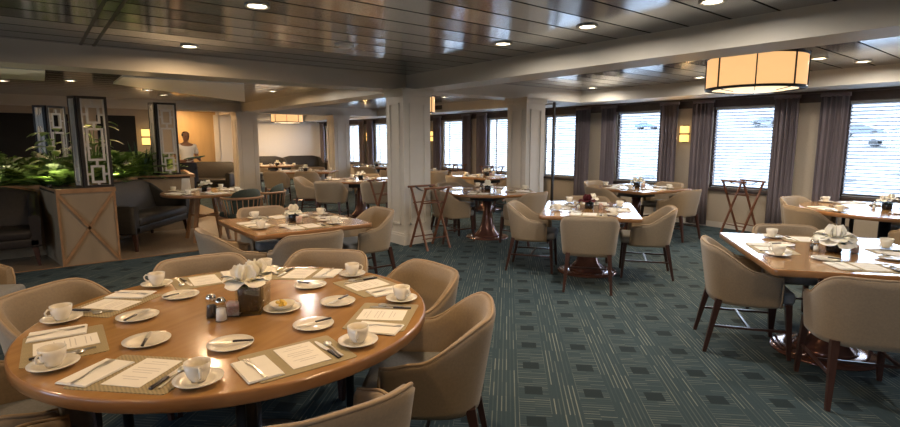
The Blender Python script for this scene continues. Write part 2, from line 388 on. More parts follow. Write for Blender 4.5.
# windows: frame, glass, sill
for i, x in enumerate(WX):
    root = bpy.data.objects.new('window_%d' % (i + 1), None); COL.objects.link(root); root['kind'] = 'structure'
    b = MB(); t_ = .05
    for (a0, a1, c0, c1) in ((x, x + WWID, WZ0, WZ0 + t_), (x, x + WWID, WZ1 - t_, WZ1), (x, x + t_, WZ0, WZ1), (x + WWID - t_, x + WWID, WZ0, WZ1)):
        b.box(a0, a1, YW + .02, YW + .09, c0, c1)
    if i >= 5: b.box(x + .26, x + .31, YW + .02, YW + .09, WZ0, WZ1)
    struct('window_frame', b, M['brownfr'] if i < 5 else M['white_wall'], root)
    struct('window_glass', MB().box(x + t_, x + WWID - t_, YW + .05, YW + .056, WZ0 + t_, WZ1 - t_), M['glass'], root)
    struct('window_sill', MB().rbox(x - .04, x + WWID + .04, YW - .05, YW + .02, WZ0 - .05, WZ0 - .005, .006), M['brownfr'], root)

def column(x0, x1, y0, y1, what):
    root = bpy.data.objects.new('pillar', None); COL.objects.link(root)
    root['label'] = what; root['category'] = 'pillar'; root['group'] = 'square panelled pillars'
    cx, cy = (x0 + x1) / 2, (y0 + y1) / 2; root.location = (cx, cy, 0)
    hx, hy = (x1 - x0) / 2, (y1 - y0) / 2
    def kid(n, b, m):
        o = bpy.data.objects.new(n, mesh(b, n, m)); COL.objects.link(o); o.parent = root
    kid('shaft', MB().box(-hx, hx, -hy, hy, .16, HL - .1), M['trim'])
    kid('base', MB().box(-hx - .025, hx + .025, -hy - .025, hy + .025, 0, .14).box(-hx - .015, hx + .015, -hy - .015, hy + .015, .14, .17), M['trim'])
    kid('capital', MB().box(-hx - .02, hx + .02, -hy - .02, hy + .02, HL - .1, HL - .03).box(-hx - .04, hx + .04, -hy - .04, hy + .04, HL - .03, HL), M['trim'])
    b = MB()
    for s_ in (-1, 1):                                       # raised panel moulding on every face
        for ax in (0, 1):
            h1, h2 = (hy, hx) if ax == 0 else (hx, hy)
            e = h2; u = h1 - .1
            for (a0, a1, c0, c1) in ((-u, -u + .02, .3, HL - .2), (u - .02, u, .3, HL - .2), (-u, u, .3, .32), (-u, u, HL - .22, HL - .2)):
                d0, d1 = sorted((s_ * e, s_ * (e + .014)))
                if ax == 0: b.box(d0, d1, a0, a1, c0, c1)
                else: b.box(a0, a1, d0, d1, c0, c1)
    kid('panel_moulding', b, M['trim'])
column(-6.80, -6.34, 4.22, 4.70, 'cream square pillar in the middle with a wooden tray stand before it')
column(-6.74, -6.28, 6.72, 7.20, 'cream square pillar between the window tables, behind the left-hand chair')
column(-14.75, -14.28, 4.28, 4.82, 'cream square pillar at the left, beyond the spindle-back chairs')
column(-14.75, -14.28, 7.05, 7.55, 'slim distant cream pillar nearest the far white wall')

# dark post beside the second pillar, vents
b = MB(); b.box(-6.84, -6.80, 8.06, 8.10, 0, HL); b.box(-6.88, -6.76, 8.0, 8.15, 0, .02)
single('post', b, M['black'], 'slim black metal post just right of the second pillar', 'post')
b = MB(); b.box(-11.5, -11.05, 8.572, 8.584, 2.35, 2.46)
o = single('ceiling_vent', b, M['brownfr'], 'dark louvred air vent on the beam right of the middle pillar', 'vent')
for k in range(6):
    s_ = MB().box(-11.48, -11.07, 8.560, 8.574, 2.36 + k * .016, 2.366 + k * .016)
    q = bpy.data.objects.new('louvre', mesh(s_, 'louvre', M['black'])); COL.objects.link(q); q.parent = o

# blinds and curtains
def blind(x, i, label):
    t = T('venetian_blind'); b = MB(); n = 26; z0, z1 = .10, 1.36
    y = -.035
    mt = MB()
    for k in range(n):
        z = .05 + k * (1.37 - .05) / (n - 1)
        m_ = Matrix.Translation((0, y, z)) @ Matrix.Rotation(R(-20), 4, 'X')
        b.box(.05, WWID - .05, -.023, .023, -.0012, .0012, m_)
    t.part('slats', b, M['slat']); c = MB()
    for u in (.2, WWID / 2, WWID - .2): c.tube([(u, y - .024, .03), (u, y - .024, 1.38)], .0012, 4)
    t.part('cord', c, M['slat']); t.part('headrail', MB().box(.045, WWID - .045, y - .025, y + .025, 1.38, 1.415), M['slat'])
    t.part('bottom_rail', MB().box(.05, WWID - .05, y - .022, y + .022, .015, .03), M['slat'])
    return t
BT = blind(0, 0, '')
WN = {2: 'the rightmost window', 3: 'the window behind the window-side tray stand', 4: 'the window showing a blue car', 5: 'the window just right of the second pillar',
      6: 'the window just left of the second pillar', 7: 'the first window right of the middle pillar', 8: 'the window hidden by the middle pillar',
      9: 'the window left of the middle pillar', 10: 'the second window from the far wall', 11: 'the added window nearest the far wall'}  # the last one is a hidden window, added for its daylight
OFF = 'a window beyond the right edge'
for i, x in enumerate(WX):
    BT.put((x, YW + .03, WZ0), 0, 'white slatted blind in ' + WN.get(i, OFF), 'blind', 'white slatted window blinds')
def curtain_mesh(wd, h, seed):
    rnd = random.Random(seed); n = 64; ph = rnd.random() * 6; rows = []
    def prof(u, z): 
        k = u * wd / .075 * 2 * PI + ph + .5 * math.sin(u * 9 + seed)
        return .034 * math.sin(k) * (.75 + .25 * z / h) + .012 * math.sin(2.3 * k + 1)
    zs = [0, h * .25, h * .5, h * .75, h]; b = MB()
    for side in (0, 1):
        rows = [[(u / n * wd, prof(u / n, z) + side * .008, z) for u in range(n + 1)] for z in zs]
        b.grid(rows)
    f0 = [(0, prof(0, z), z) for z in zs]; f1 = [(0, prof(0, z) + .008, z) for z in zs]; b.grid([f0, f1])
    f0 = [(wd, prof(1, z), z) for z in zs]; f1 = [(wd, prof(1, z) + .008, z) for z in zs]; b.grid([f0, f1])
    for z in (0, h): b.grid([[(u / n * wd, prof(u / n, z), z) for u in range(n + 1)], [(u / n * wd, prof(u / n, z) + .008, z) for u in range(n + 1)]])
    return b
CT = []
for k in range(3):
    t = T('curtain'); t.part('drape', curtain_mesh(.36, 2.16, k), M['curtain']); t.part('heading_tape', MB().box(-.005, .365, -.02, .03, 2.15, 2.2), M['curtain']); CT.append(t)
for i, x in enumerate(WX):
    wl = WN.get(i, OFF)
    CT[i % 3].put((x - .30, YW - .14, .04), 0, 'mauve-grey pleated curtain on the left side of ' + wl, 'curtain', 'mauve-grey window curtains')
    CT[(i + 1) % 3].put((x + WWID - .06, YW - .14, .04), 0, 'mauve-grey pleated curtain on the right side of ' + wl, 'curtain', 'mauve-grey window curtains')
single('curtain_rail', MB().box(XF + .05, XN - .05, YW - .16, YW - .10, HL - .033, HL - .001), M['brownfr'], 'dark curtain rail running under the soffit above the windows', 'curtain rail')

# ------------------------------------------------------------------ lamps
def area(name, loc, size, power, col, parent=None, shape='DISK', spread=None, rot=(0, 0, 0)):
    l = bpy.data.lights.new(name, 'AREA'); l.shape = shape; l.size = size; l.energy = power; l.color = col
    if spread: l.spread = spread
    o = bpy.data.objects.new(name, l); COL.objects.link(o); o.location = loc; o.rotation_euler = rot
    if parent: o.parent = parent
    return o
dt = T('recessed_downlight')
dt.part('trim_ring', MB().lathe([(.062, -.001), (.088, -.001), (.088, -.010), (.078, -.014), (.062, -.008), (.062, -.001)], 24), M['white_wall'])
dt.part('lens', MB().lathe([(1e-7, -.004), (.061, -.004)], 24), M['bulb'])
DL = [(-5.95, 1.36, 'left of the pair over the foreground table'), (-3.88, 1.35, 'at the top edge above the foreground table'), (-3.84, 3.75, 'nearest the middle pillar on the window side'),
      (-2.83, 3.75, 'second from the middle pillar along the beam'), (-1.80, 3.76, 'at the top edge by the beam'), (-6.0, 8.15, 'above the window right of the second pillar'),
      (-3.97, 8.06, 'beside the round amber ceiling lamp'), (-1.95, 8.0, 'right of the round amber ceiling lamp'), (-2.2, 7.3, 'nearest the right edge under the soffit'), (-10.3, 3.8, 'beyond the beam between the two left pillars'),
      (-11.6, 1.85, 'over the planting'), (-11.2, 2.05, 'of the close pair over the planting'), (-12.6, 2.3, 'added to light the waiter'), (-11.2, -.25, 'over the dark panels at the left edge'),  # the waiter's downlight is added to brighten him
      (-1.8, 1.36, ''), (.3, 1.36, ''), (-3.88, -1.2, ''), (-1.8, -1.2, ''), (-8.0, 3.4, 'over the lounge table'), (-9.0, 3.7, ''), (.3, 3.76, ''), (-9.3, 7.3, ''), (-11.8, 6.0, ''), (-17.5, 7.0, ''), (-18.6, 5.9, ''), (-19.2, 7.6, ''), (-10.5, .6, 'added above the ferns behind the near lattice screen'), (-10.6, -1.3, 'added above the ferns at the left edge'), (.4, 7.6, ''), (-15.7, 3.4, 'in the niche')]  # unlabelled lamps are added as fill, the two over ferns to brighten them
for i, (x, y, l) in enumerate(DL):
    o = dt.put((x, y, H), 0, 'round glowing recessed ceiling light ' + (l or 'added out of view for fill light'), 'ceiling light', 'recessed ceiling downlights')
    area('downlight_lamp', (0, 0, -.02), .11, DOWN_W * (1.15 if x > -8 and y < 3 else 3.0 if x < -15 and y < 4 else 2.2 if x < -15 else .8 if x < -9.9 else 1.0), WARM if y < 3 or x < -9 else SOFT, o, spread=R(174))
# round amber drum lamps
def drum():
    t = T('drum_lamp'); Rr = .475; hh = .33
    b = MB(); n = 40; b.lathe([(Rr - .006, 0), (Rr, .0), (Rr, hh), (Rr - .006, hh), (Rr - .006, 0)], n)
    t.part('lamp_shade', b, M['shade'])
    t.part('diffuser', MB().lathe([(1e-7, -.035), (.25, -.028), (.42, -.010), (Rr - .01, .006), (Rr - .01, .012), (1e-7, .0)], n), M['diffuser'])
    b = MB()
    for z in (.0, hh): b.lathe([(Rr - .002, z - .011), (Rr + .010, z - .011), (Rr + .010, z + .011), (Rr - .002, z + .011), (Rr - .002, z - .011)], n)
    t.part('rim_band', b, M['black'])
    for k in range(8):
        a = 2 * PI * k / 8 + .25
        b = MB(); b.taper((math.cos(a) * (Rr + .007), math.sin(a) * (Rr + .007), 0), (math.cos(a) * (Rr + .007), math.sin(a) * (Rr + .007), hh + .035), .012, .012, rot=a)
        b.tube([(math.cos(a) * r_, math.sin(a) * r_, z) for r_, z in ((Rr, -.008), (.42, -.018), (.28, -.034))], .004, 5)
        t.part('strut', b, M['black'])
    t.part('ceiling_plate', MB().lathe([(1e-7, .40), (.16, .40), (.16, .372), (.03, .366), (.03, .02), (1e-7, .02)], 20), M['black'])
    return t
DR = drum()
for x, y, l in ((-2.45, 6.2, 'large round amber drum ceiling lamp with black bands at the upper right'), (-9.0, 6.2, 'amber drum ceiling lamp half hidden by the middle pillar'),
                (-16.2, 6.4, 'distant amber drum ceiling lamp before the white far wall')):
    o = DR.put((x, y, 2.10), R(8), l, 'ceiling lamp', 'amber drum ceiling lamps')
    area('drum_lamp_light', (0, 0, -.05), .8, 14, (1, .68, .36), o)
# sconces
st = T('wall_sconce')
st.part('back_plate', MB().box(-.055, .055, -.02, 0, -.16, .16), M['black'])
for z in (-.145, .012): st.part('sconce_shade', MB().rbox(-.075, .075, -.10, -.02, z, z + .133, .012), M['sconce'])
st.part('cross_band', MB().box(-.08, .08, -.105, -.01, -.012, .010), M['black'])
for x, l in ((-4.87, 'double-tier glowing amber wall sconce between the two big right-hand windows'), (-12.72, 'double-tier amber wall sconce at the right edge of the middle pillar'),
             (-16.45, 'small distant amber wall sconce between two windows left of the middle pillar')):
    o = st.put((x, YW, 1.66), 0, l, 'wall light', 'amber wall sconces')
    area('sconce_lamp', (0, -.14, 0), .12, 2.5, (1, .6, .25), o, rot=(R(-90), 0, 0))
o = st.put((-14.6, 2.22, 1.62), R(90), 'amber wall sconce glowing behind the right-hand lattice screen', 'wall light', 'amber wall sconces', scale=1.3)
area('sconce_lamp', (0, -.14, 0), .12, 6, (1, .6, .25), o, rot=(R(-90), 0, 0))
# daylight guides in the window openings (sampling portals only)
for i, x in enumerate(WX):
    l = bpy.data.lights.new('window_portal', 'AREA'); l.shape = 'RECTANGLE'; l.size = WWID; l.size_y = WZ1 - WZ0; l.cycles.is_portal = True
    o = bpy.data.objects.new('window_portal', l); COL.objects.link(o); o.location = (x + WWID / 2, YW + .14, (WZ0 + WZ1) / 2); o.rotation_euler = (R(-90), 0, 0)
#PART2

# ------------------------------------------------------------------ outside: a gravel bank rising to a road with parked cars
b = MB(); rnd = random.Random(3); rows = []
def bank(x, y):
    K = ((0, -1.6), (16, -1.6), (60, .9), (75, 1.9), (96, 3.6), (130, 9), (240, 22)); z = 22
    for (y0, z0), (y1, z1) in zip(K, K[1:]):
        if y0 <= y <= y1: z = z0 + (z1 - z0) * (y - y0) / (y1 - y0); break
    return z + (.0 if y < 20 else .15 * noise.noise(Vector((x * .12, y * .2, 0))))
ys = [10.2, 13, 16, 19, 22, 26, 30, 35, 40, 46, 52, 60, 67, 75, 85, 96, 110, 130, 160, 240]
b.grid([[(x, y, bank(x, y)) for x in range(-330, 121, 10)] for y in ys])
single('gravel_bank', b, M['gravel'], None, None, kind='structure')
for k in range(30):
    x = rnd.uniform(-34, 2) ; y = 21 + (k % 6) * 3.2 + rnd.uniform(-.8, .8); x = -38 + k * 1.35; r_ = rnd.uniform(.18, .38)
    b = MB(); b.sphere((0, 0, 0), r_, 8, 1.5, 1, .55)
    b.v = [tuple(Vector(p) * (1 + .25 * noise.noise(Vector(p) * 2.1 + Vector((k, 0, 0))))) for p in b.v]
    single('boulder', b, M['gravel'], 'pale grey boulder on the gravel bank outside the windows', 'boulder', 'boulders on the bank outside', (x, y, bank(x, y) + .1 * r_), rnd.uniform(0, 6))
def car(kind, paint):
    t = T(kind); L, Wd = (5.4, 1.95) if kind == 'pickup_truck' else (4.4, 1.8)
    if kind == 'pickup_truck':
        low = [(-2.7, .45), (-2.7, 1.05), (-2.65, 1.15), (-.55, 1.15), (.95, 1.15), (2.3, 1.08), (2.65, .95), (2.7, .5)]
        cab = [(-.65, 1.12), (-.5, 1.80), (.25, 1.82), (.95, 1.12)]
    else:
        low = [(-2.2, .40), (-2.2, .85), (-2.0, .98), (-1.5, 1.0), (1.0, .98), (1.8, .85), (2.15, .7), (2.2, .4)]
        cab = [(-1.75, .96), (-1.05, 1.42), (.2, 1.45), (1.15, .95)]
    b = MB(); rr = []
    for s_, in_ in ((-1, 0), (-1, .0), (1, 0), (1, 0)): pass
    def ex(poly, hw0, hw1):
        z0 = min(z for _, z in poly); z1 = max(z for _, z in poly)
        def hw(z): return hw0 + (hw1 - hw0) * (z - z0) / (z1 - z0)
        n = len(poly); v = [(x, -hw(z), z) for x, z in poly] + [(x, hw(z), z) for x, z in poly]
        return v, [tuple(range(n)), tuple(range(n, 2 * n))[::-1]] + [(i, (i + 1) % n, n + (i + 1) % n, n + i) for i in range(n)]
    b.add(*ex(low, Wd / 2, Wd / 2 - .06)); b.add(*ex(cab, Wd / 2 - .08, Wd / 2 - .26)); t.part('bodywork', b, paint)
    z0, z1 = cab[0][1], cab[1][1]
    g = MB(); gl = [(cab[0][0] + .22, z0 + .08), (cab[1][0] + .1, z1 - .07), (cab[2][0] - .06, z1 - .07), (cab[3][0] - .26, z0 + .08)]
    for s_ in (-1, 1):
        g.add([(x, s_ * (Wd / 2 - .08 - .18 * (z - z0) / (z1 - z0) + .008), z) for x, z in gl], [(0, 1, 2, 3)])
    for (x0, za), (x1, zb) in ((cab[0], cab[1]), (cab[3], cab[2])):
        sg = -1 if x0 < 0 else 1
        g.add([(x0 + sg * .012, -.65, za + .05), (x0 + sg * .012, .65, za + .05), (x1 + sg * .012, .55, zb - .05), (x1 + sg * .012, -.55, zb - .05)], [(0, 1, 2, 3)])
    t.part('car_window', g, M['carglass'])
    for x in (-L * .31, L * .31):
        for s_ in (-1, 1):
            wv = MB(); wv.lathe([(1e-7, -.1), (.2, -.11), (.33, -.1), (.35, -.06), (.35, .06), (.33, .1), (.2, .11), (1e-7, .1)], 18)
            wv.v = [(p[0] + x, p[2] + s_ * (Wd / 2 - .1), p[1] + .35) for p in wv.v]
            t.part('wheel', wv, M['tyre'])
    return t
def put_car(t, px, Y, rz, lab, cat):
    # px is the bearing line's X at the window plane
    X = px / 9.5 * Y; t.put((X, Y, bank(X, Y) + (0.04)), rz, lab, cat)
put_car(car('parked_car', M['carblue']), -5.66, 96, R(8), 'bright blue car parked up the bank beyond the blue-car window', 'car')
put_car(car('parked_car', M['cardark']), -3.53, 98, R(185), 'dark blue car seen through the window behind the tray stand', 'car')
put_car(car('parked_car', M['cardark']), -2.24, 75, R(0), 'slate car parked behind the white pickup', 'car')
put_car(car('pickup_truck', M['carwhite']), -1.80, 60, R(182), 'white pickup truck seen through the rightmost window', 'truck')
for k in range(14):
    x = -300 + k * 30 + rnd.uniform(-5, 5); y = rnd.uniform(215, 235); b = MB()
    for q in range(5): b.sphere((rnd.uniform(-4, 4), rnd.uniform(-2, 2), rnd.uniform(2, 6)), rnd.uniform(2.5, 4.5), 8)
    t = T('distant_tree'); t.part('crown', b, M['tree']); t.part('trunk', MB().tube([(0, 0, -1), (0, 0, 3)], .4, 6), M['strip'])
    t.put((x, y, bank(x, y)), 0, 'distant green tree on the skyline outside', 'tree', 'trees on the skyline outside')

# ------------------------------------------------------------------ dining chair
def sstep(t_): t_ = max(0, min(1, t_)); return t_ * t_ * (3 - 2 * t_)
def tub_chair():
    t = T('dining_chair')
    # facing +Y; the shell wraps the back (-Y) and both sides
    n = 44; A = R(128); prof = []
    def ring(a, z):                    # a = 0 at the back, +-A at the arm fronts
        k = (z - .38) / .47
        wx = .270 + .052 * k
        # rounded square section
        p = 3.0; ca, sa = math.cos(a), math.sin(a)
        rr = (abs(ca) ** p + abs(sa) ** p) ** (-1 / p)
        bk = .25 + .075 * k if ca > 0 else .27
        return (wx * rr * sa, -bk * rr * ca)
    def top(a):
        q = abs(a); return .778 - .165 * sstep((q - R(36)) / R(58)) - .035 * sstep((q - R(95)) / R(33))
    outer, inner, rim_pts = [], [], []
    th = .048
    cols = []
    for i in range(n + 1):
        a = -A + 2 * A * i / n; zt = top(a)
        col = []
        for z in (.375, .42, .52, .62, .72, .80, .845):
            zz = .375 + (zt - .375) * (z - .375) / .47
            x, y = ring(a, zz); col.append((x, y, zz))
        x, y = ring(a, zt); L_ = math.hypot(x, y); ux, uy = x / L_, y / L_
        col.append((x - ux * th * .25, y - uy * th * .25, zt + .012)); col.append((x - ux * th * .75, y - uy * th * .75, zt + .012))
        for z in (.845, .74, .62, .50, .44):
            zz = .375 + (zt - .375) * (z - .375) / .47
            x, y = ring(a, zz); L_ = math.hypot(x, y); col.append((x - x / L_ * th, y - y / L_ * th, zz))
        cols.append(col); rim_pts.append(col[7])
    b = MB(); b.grid(cols)
    for c in (cols[0], cols[-1]): b.add(c, [tuple(range(len(c)))], False)
    # underside pan
    b.add([c[0] for c in cols] + [(.20, .22, .375), (-.20, .22, .375)], [tuple(range(n + 3))])
    t.part('shell', b, M['fabric'])
    r_ = MB(); pts = [Vector(p) + Vector((0, 0, .002)) for p in rim_pts]
    e0 = [Vector(cols[0][k]) for k in (4, 2, 0)]; e1 = [Vector(cols[-1][k]) for k in (4, 2, 0)]
    r_.tube(e0[::-1] + pts + e1, .0075, 6); t.part('piping', r_, M['piping'])
    s_ = MB(); s_.rbox(-.215, .215, -.20, .285, .39, .485, .035, 3); t.part('seat', s_, M['seatfab'])
    for sx in (-1, 1):
        l = MB(); l.taper((sx * .215, .235, .40), (sx * .235, .262, 0), .042, .024); t.part('leg', l, M['darkwood'])
        l = MB(); l.taper((sx * .205, -.205, .40), (sx * .235, -.285, 0), .042, .024); t.part('leg', l, M['darkwood'])
    for sx in (-1, 1): t.part('stretcher', MB().taper((sx * .224, .248, .20), (sx * .222, -.246, .20), .016, .016), M['darkwood'])
    t.part('stretcher', MB().taper((-.222, .0, .20), (.222, .0, .20), .016, .016, rot=PI / 2), M['darkwood'])
    return t
CH = tub_chair()
def chair(x, y, face, label, group):            # face = direction the sitter looks, degrees from +X
    return CH.put((x, y, 0), R(face - 90), label, 'chair', group)

# spindle-back lounge chair with a green cushion
def spindle_chair():
    t = T('spindle_chair'); n = 28; A = R(112); arc = []
    for i in range(n + 1):
        a = -A + 2 * A * i / n; arc.append((.30 * math.sin(a), -.28 * math.cos(a), .70))
    t.part('back_rail', MB().tube(arc, .019, 8), M['strip'])
    for i in range(1, n, 2):
        x, y, z = arc[i]; t.part('spindle', MB().tube([(x * .82, y * .82, .40), (x, y, z)], .0075, 5), M['strip'])
    t.part('seat_frame', MB().rbox(-.27, .27, -.25, .27, .36, .405, .015), M['strip'])
    t.part('seat', MB().rbox(-.25, .25, -.23, .26, .40, .48, .03, 3), M['greenfab'])
    b = MB(); rows = []
    for i in range(13):
        a = R(-62) + R(124) * i / 12; s_ = math.sin(PI * i / 12); k = .85 + .07
        rows.append([(.255 * math.sin(a), -.235 * math.cos(a), .47), (.275 * math.sin(a), -.255 * math.cos(a), .66), (.27 * math.sin(a), -.25 * math.cos(a), .72 + .12 * s_ ** .5),
                     (.23 * math.sin(a), -.21 * math.cos(a), .71 + .12 * s_ ** .5), (.20 * math.sin(a), -.18 * math.cos(a), .60), (.20 * math.sin(a), -.18 * math.cos(a), .47)])
    b.grid(rows); b.add(rows[0], [tuple(range(6))]); b.add(rows[-1], [tuple(range(6))]); t.part('back_cushion', b, M['greenfab'])
    for sx in (-1, 1):
        for sy in (-1, 1): t.part('leg', MB().taper((sx * .23, sy * .22, .38), (sx * .26, sy * .26, 0), .036, .022), M['strip'])
    return t
SPC = spindle_chair()

# ------------------------------------------------------------------ tables
def rpoly(w_, d_, r_, n=6):
    p = []
    for cx, cy, a0 in ((w_ / 2 - r_, d_ / 2 - r_, 0), (-w_ / 2 + r_, d_ / 2 - r_, 90), (-w_ / 2 + r_, -d_ / 2 + r_, 180), (w_ / 2 - r_, -d_ / 2 + r_, 270)):
        for k in range(n + 1):
            a = R(a0 + 90 * k / n); p.append((cx + r_ * math.cos(a), cy + r_ * math.sin(a)))
    return p
def top_mesh(poly, z0, z1, e=.008):
    n = len(poly); b = MB()
    def sc_(k): 
        out = []
        for x, y in poly:
            L_ = math.hypot(x, y); out.append((x * (L_ - k) / L_, y * (L_ - k) / L_))
        return out
    rings = [[(x, y, z0) for x, y in sc_(.01)], [(x, y, z0 + .008) for x, y in sc_(0)], [(x, y, z1 - e) for x, y in sc_(0)], [(x, y, z1 - e * .3) for x, y in sc_(e * .3)], [(x, y, z1) for x, y in sc_(e)]]
    b.cur = 1; b.grid(rings, closed=True, smooth=True); b.add(rings[0], [tuple(range(n))[::-1]], False)
    b.cur = 0; b.add(rings[-1], [tuple(range(n))], False)
    return b
def table(kind, w_, d_, base, thick=.045):
    t = T(kind)
    poly = [(w_ / 2 * math.cos(2 * PI * k / 64), w_ / 2 * math.sin(2 * PI * k / 64)) for k in range(64)] if kind == 'round_table' else rpoly(w_, d_, .035)
    t.part('tabletop', top_mesh(poly, .75 - thick, .75), [M['ttop'], M['tedge']])
    if base == 'cone':
        t.part('support_box', MB().rbox(-.21, .21, -.21, .21, .60, .705, .01), M['black'])
        t.part('pedestal', MB().lathe([(.075, .60), (.075, .40), (.095, .24), (.135, .12), (.20, .05), (.215, .028)], 28), M['copper'])
        t.part('base_plate', MB().lathe([(1e-7, .03), (.24, .028), (.33, .018), (.345, .008), (.345, 0), (1e-7, 0)], 36), M['copper'])
    elif base == 'black':
        t.part('support_box', MB().rbox(-.25, .25, -.25, .25, .64, .705, .01), M['black'])
        t.part('pedestal', MB().lathe([(.06, .64), (.06, .06), (.10, .03)], 20), M['black'])
        t.part('base_plate', MB().lathe([(1e-7, .03), (.30, .02), (.34, .008), (.34, 0), (1e-7, 0)], 32), M['black'])
        for k in range(4):
            a = PI / 4 + k * PI / 2; t.part('leg', MB().tube([(.5 * math.cos(a), .5 * math.sin(a), .70), (.5 * math.cos(a), .5 * math.sin(a), 0)], .022, 10), M['black'])
    else:
        for k in range(4):
            a = PI / 4 + k * PI / 2
            t.part('leg', MB().taper((.20 * math.cos(a), .20 * math.sin(a), .71), (.36 * math.cos(a), .36 * math.sin(a), 0), .05, .04, rot=a), M['strip'])
        for k in range(2): 
            a = PI / 4 + k * PI / 2; t.part('cross_rail', MB().taper((.27 * math.cos(a), .27 * math.sin(a), .38), (-.27 * math.cos(a), -.27 * math.sin(a), .38), .03, .03, rot=0), M['strip'])
    return t

# ------------------------------------------------------------------ table things
def lathe_shell(b, prof, th, n=24, **k):
    out = prof + [(max(1e-7, r_ - th), z) for r_, z in prof[::-1]]
    return b.lathe(out, n, **k)
CUP = T('coffee_cup')
CUP.body(MB().lathe([(1e-7, .004), (.022, .0), (.025, .006), (.034, .020), (.040, .040), (.043, .066), (.0405, .066), (.037, .040), (.030, .021), (1e-7, .014)], 24), M['china'])
CUP.part('handle', MB().tube([(.038, 0, .055), (.052, 0, .058), (.062, 0, .047), (.058, 0, .033), (.046, 0, .024), (.034, 0, .022)], .0042, 7), M['china'])
SAU = T('saucer').body(MB().lathe([(1e-7, .003), (.03, .001), (.05, .006), (.078, .015), (.079, .018), (.05, .0095), (.03, .006), (1e-7, .006)], 30), M['china'])
PLT = T('bread_plate').body(MB().lathe([(1e-7, .002), (.055, .001), (.062, .005), (.086, .013), (.087, .016), (.062, .009), (.055, .005), (1e-7, .005)], 30), M['china'])
CARD = T('menu_card'); CARD.body(MB().box(-.072, .072, -.105, .105, 0, .0018), M['paper'])
b = MB()
for k in range(9):
    ww = (.030, .05, .0, .045, .052, .038, .0, .048, .03)[k]
    if ww: b.box(-ww, ww, .078 - k * .017, .081 - k * .017, .0018, .0021)
CARD.part('printed_lines', b, M['ink'])
NAP = T('napkin').body(MB().rbox(-.062, .062, -.10, .10, 0, .004, .0015, 1).box(-.058, .06, -.097, .095, .0038, .0065), M['linen'])
MAT1 = T('placemat').body(MB().prism(rpoly(.36, .27, .012, 2), 0, .0025), M['mat_w'])
MAT2 = T('placemat').body(MB().prism(rpoly(.36, .27, .012, 2), 0, .0025), M['mat_p'])
def strip(b, pts, th=.0016):         # pts: (y, half width, z)
    n = len(pts); v = [(-w_, y, z) for y, w_, z in pts] + [(w_, y, z) for y, w_, z in pts] + [(-w_, y, z + th) for y, w_, z in pts] + [(w_, y, z + th) for y, w_, z in pts]
    f = []
    for i in range(n - 1):
        f += [(i, i + 1, n + i + 1, n + i), (2 * n + i, 3 * n + i, 3 * n + i + 1, 2 * n + i + 1), (i, 2 * n + i, 2 * n + i + 1, i + 1), (n + i, n + i + 1, 3 * n + i + 1, 3 * n + i)]
    f += [(0, n, 3 * n, 2 * n), (n - 1, 3 * n - 1, 4 * n - 1, 2 * n - 1)]
    return b.add(v, f, False)
b = MB(); strip(b, [(-.10, .006, .003), (-.06, .0045, .001), (.01, .003, .006), (.04, .009, .003), (.055, .011, .001)])
for k in range(4): x = -.0093 + k * .0062; b.box(x - .0016, x + .0016, .054, .092, .0015, .003)
FORK = T('fork').body(b, M['steel'])
KNIFE = T('knife'); KNIFE.body(strip(MB(), [(-.11, .007, .001), (-.10, .0075, .001), (-.02, .005, .001), (-.015, .008, .001), (.06, .0085, .001), (.095, .005, .001), (.10, .001, .001)], .0022), M['steel'])
KNIFE2 = T('table_knife'); KNIFE2.body(strip(MB(), [(-.015, .006, .001), (.0, .009, .001), (.07, .009, .001), (.10, .005, .001), (.105, .001, .001)], .0018), M['steel'])
KNIFE2.part('handle', MB().rbox(-.008, .008, -.10, -.012, .0, .008, .003), M['dsteel'], label='dark knife handle')
b = MB(); strip(b, [(-.085, .006, .003), (-.04, .004, .001), (.02, .003, .006), (.035, .004, .003)]); b.sphere((0, .052, .006), .016, 10, 1, 1.45, .35)
SPOON = T('spoon').body(b, M['steel'])
BKN = T('butter_knife'); BKN.body(strip(MB(), [(-.01, .005, .0), (.0, .0085, .0), (.055, .0095, .0), (.075, .007, .0), (.08, .002, .0)], .0018), M['steel'])
BKN.part('handle', MB().rbox(-.006, .006, -.085, -.008, -.001, .006, .0028), M['dsteel'], label='dark handle')
def shaker(kind, fill):
    t = T(kind)
    t.part('glass_body', MB().lathe([(.019, 0), (.021, .006), (.016, .055), (.015, .06)], 12), M['cglass'])
    t.part('filling', MB().lathe([(1e-7, .004), (.0175, .004), (.0145, .042), (1e-7, .044)], 12), fill)
    t.part('cap', MB().lathe([(.0165, .058), (.0165, .070), (.012, .078), (1e-7, .080)], 12), M['chrome'])
    return t
SALT = shaker('salt_shaker', M['salt']); PEPP = shaker('pepper_shaker', M['pepper'])
SUG = T('sugar_caddy'); SUG.part('glass_box', MB().box(-.035, .035, -.025, .025, 0, .004).box(-.035, -.032, -.025, .025, 0, .05).box(.032, .035, -.025, .025, 0, .05).box(-.035, .035, -.025, -.022, 0, .05).box(-.035, .035, .022, .025, 0, .05), M['cglass'])
for k in range(7): SUG.part('sugar_packet', MB().rbox(-.027, .027, -.0195 + k * .0056, -.0155 + k * .0056, .005, .062 + .003 * (k % 3), .001, 1, smooth=False), M['packet'])
BUT = T('butter_bowl'); BUT.body(MB().lathe([(1e-7, .003), (.035, .0), (.045, .006), (.060, .022), (.062, .024), (.058, .024), (.043, .010), (1e-7, .008)], 24), M['china'])
def curls():
    b = MB(); rr = random.Random(5)
    for k in range(7):
        a = rr.uniform(0, 6.28); d = rr.uniform(0, .022); x, y = d * math.cos(a), d * math.sin(a)
        b.tube([(x + .012 * math.cos(q * .6), y + .012 * math.sin(q * .6), .014 + .0022 * q + k * .001) for q in range(7)], .0055, 6)
    return b
BUT.part('butter', curls(), M['butter'])
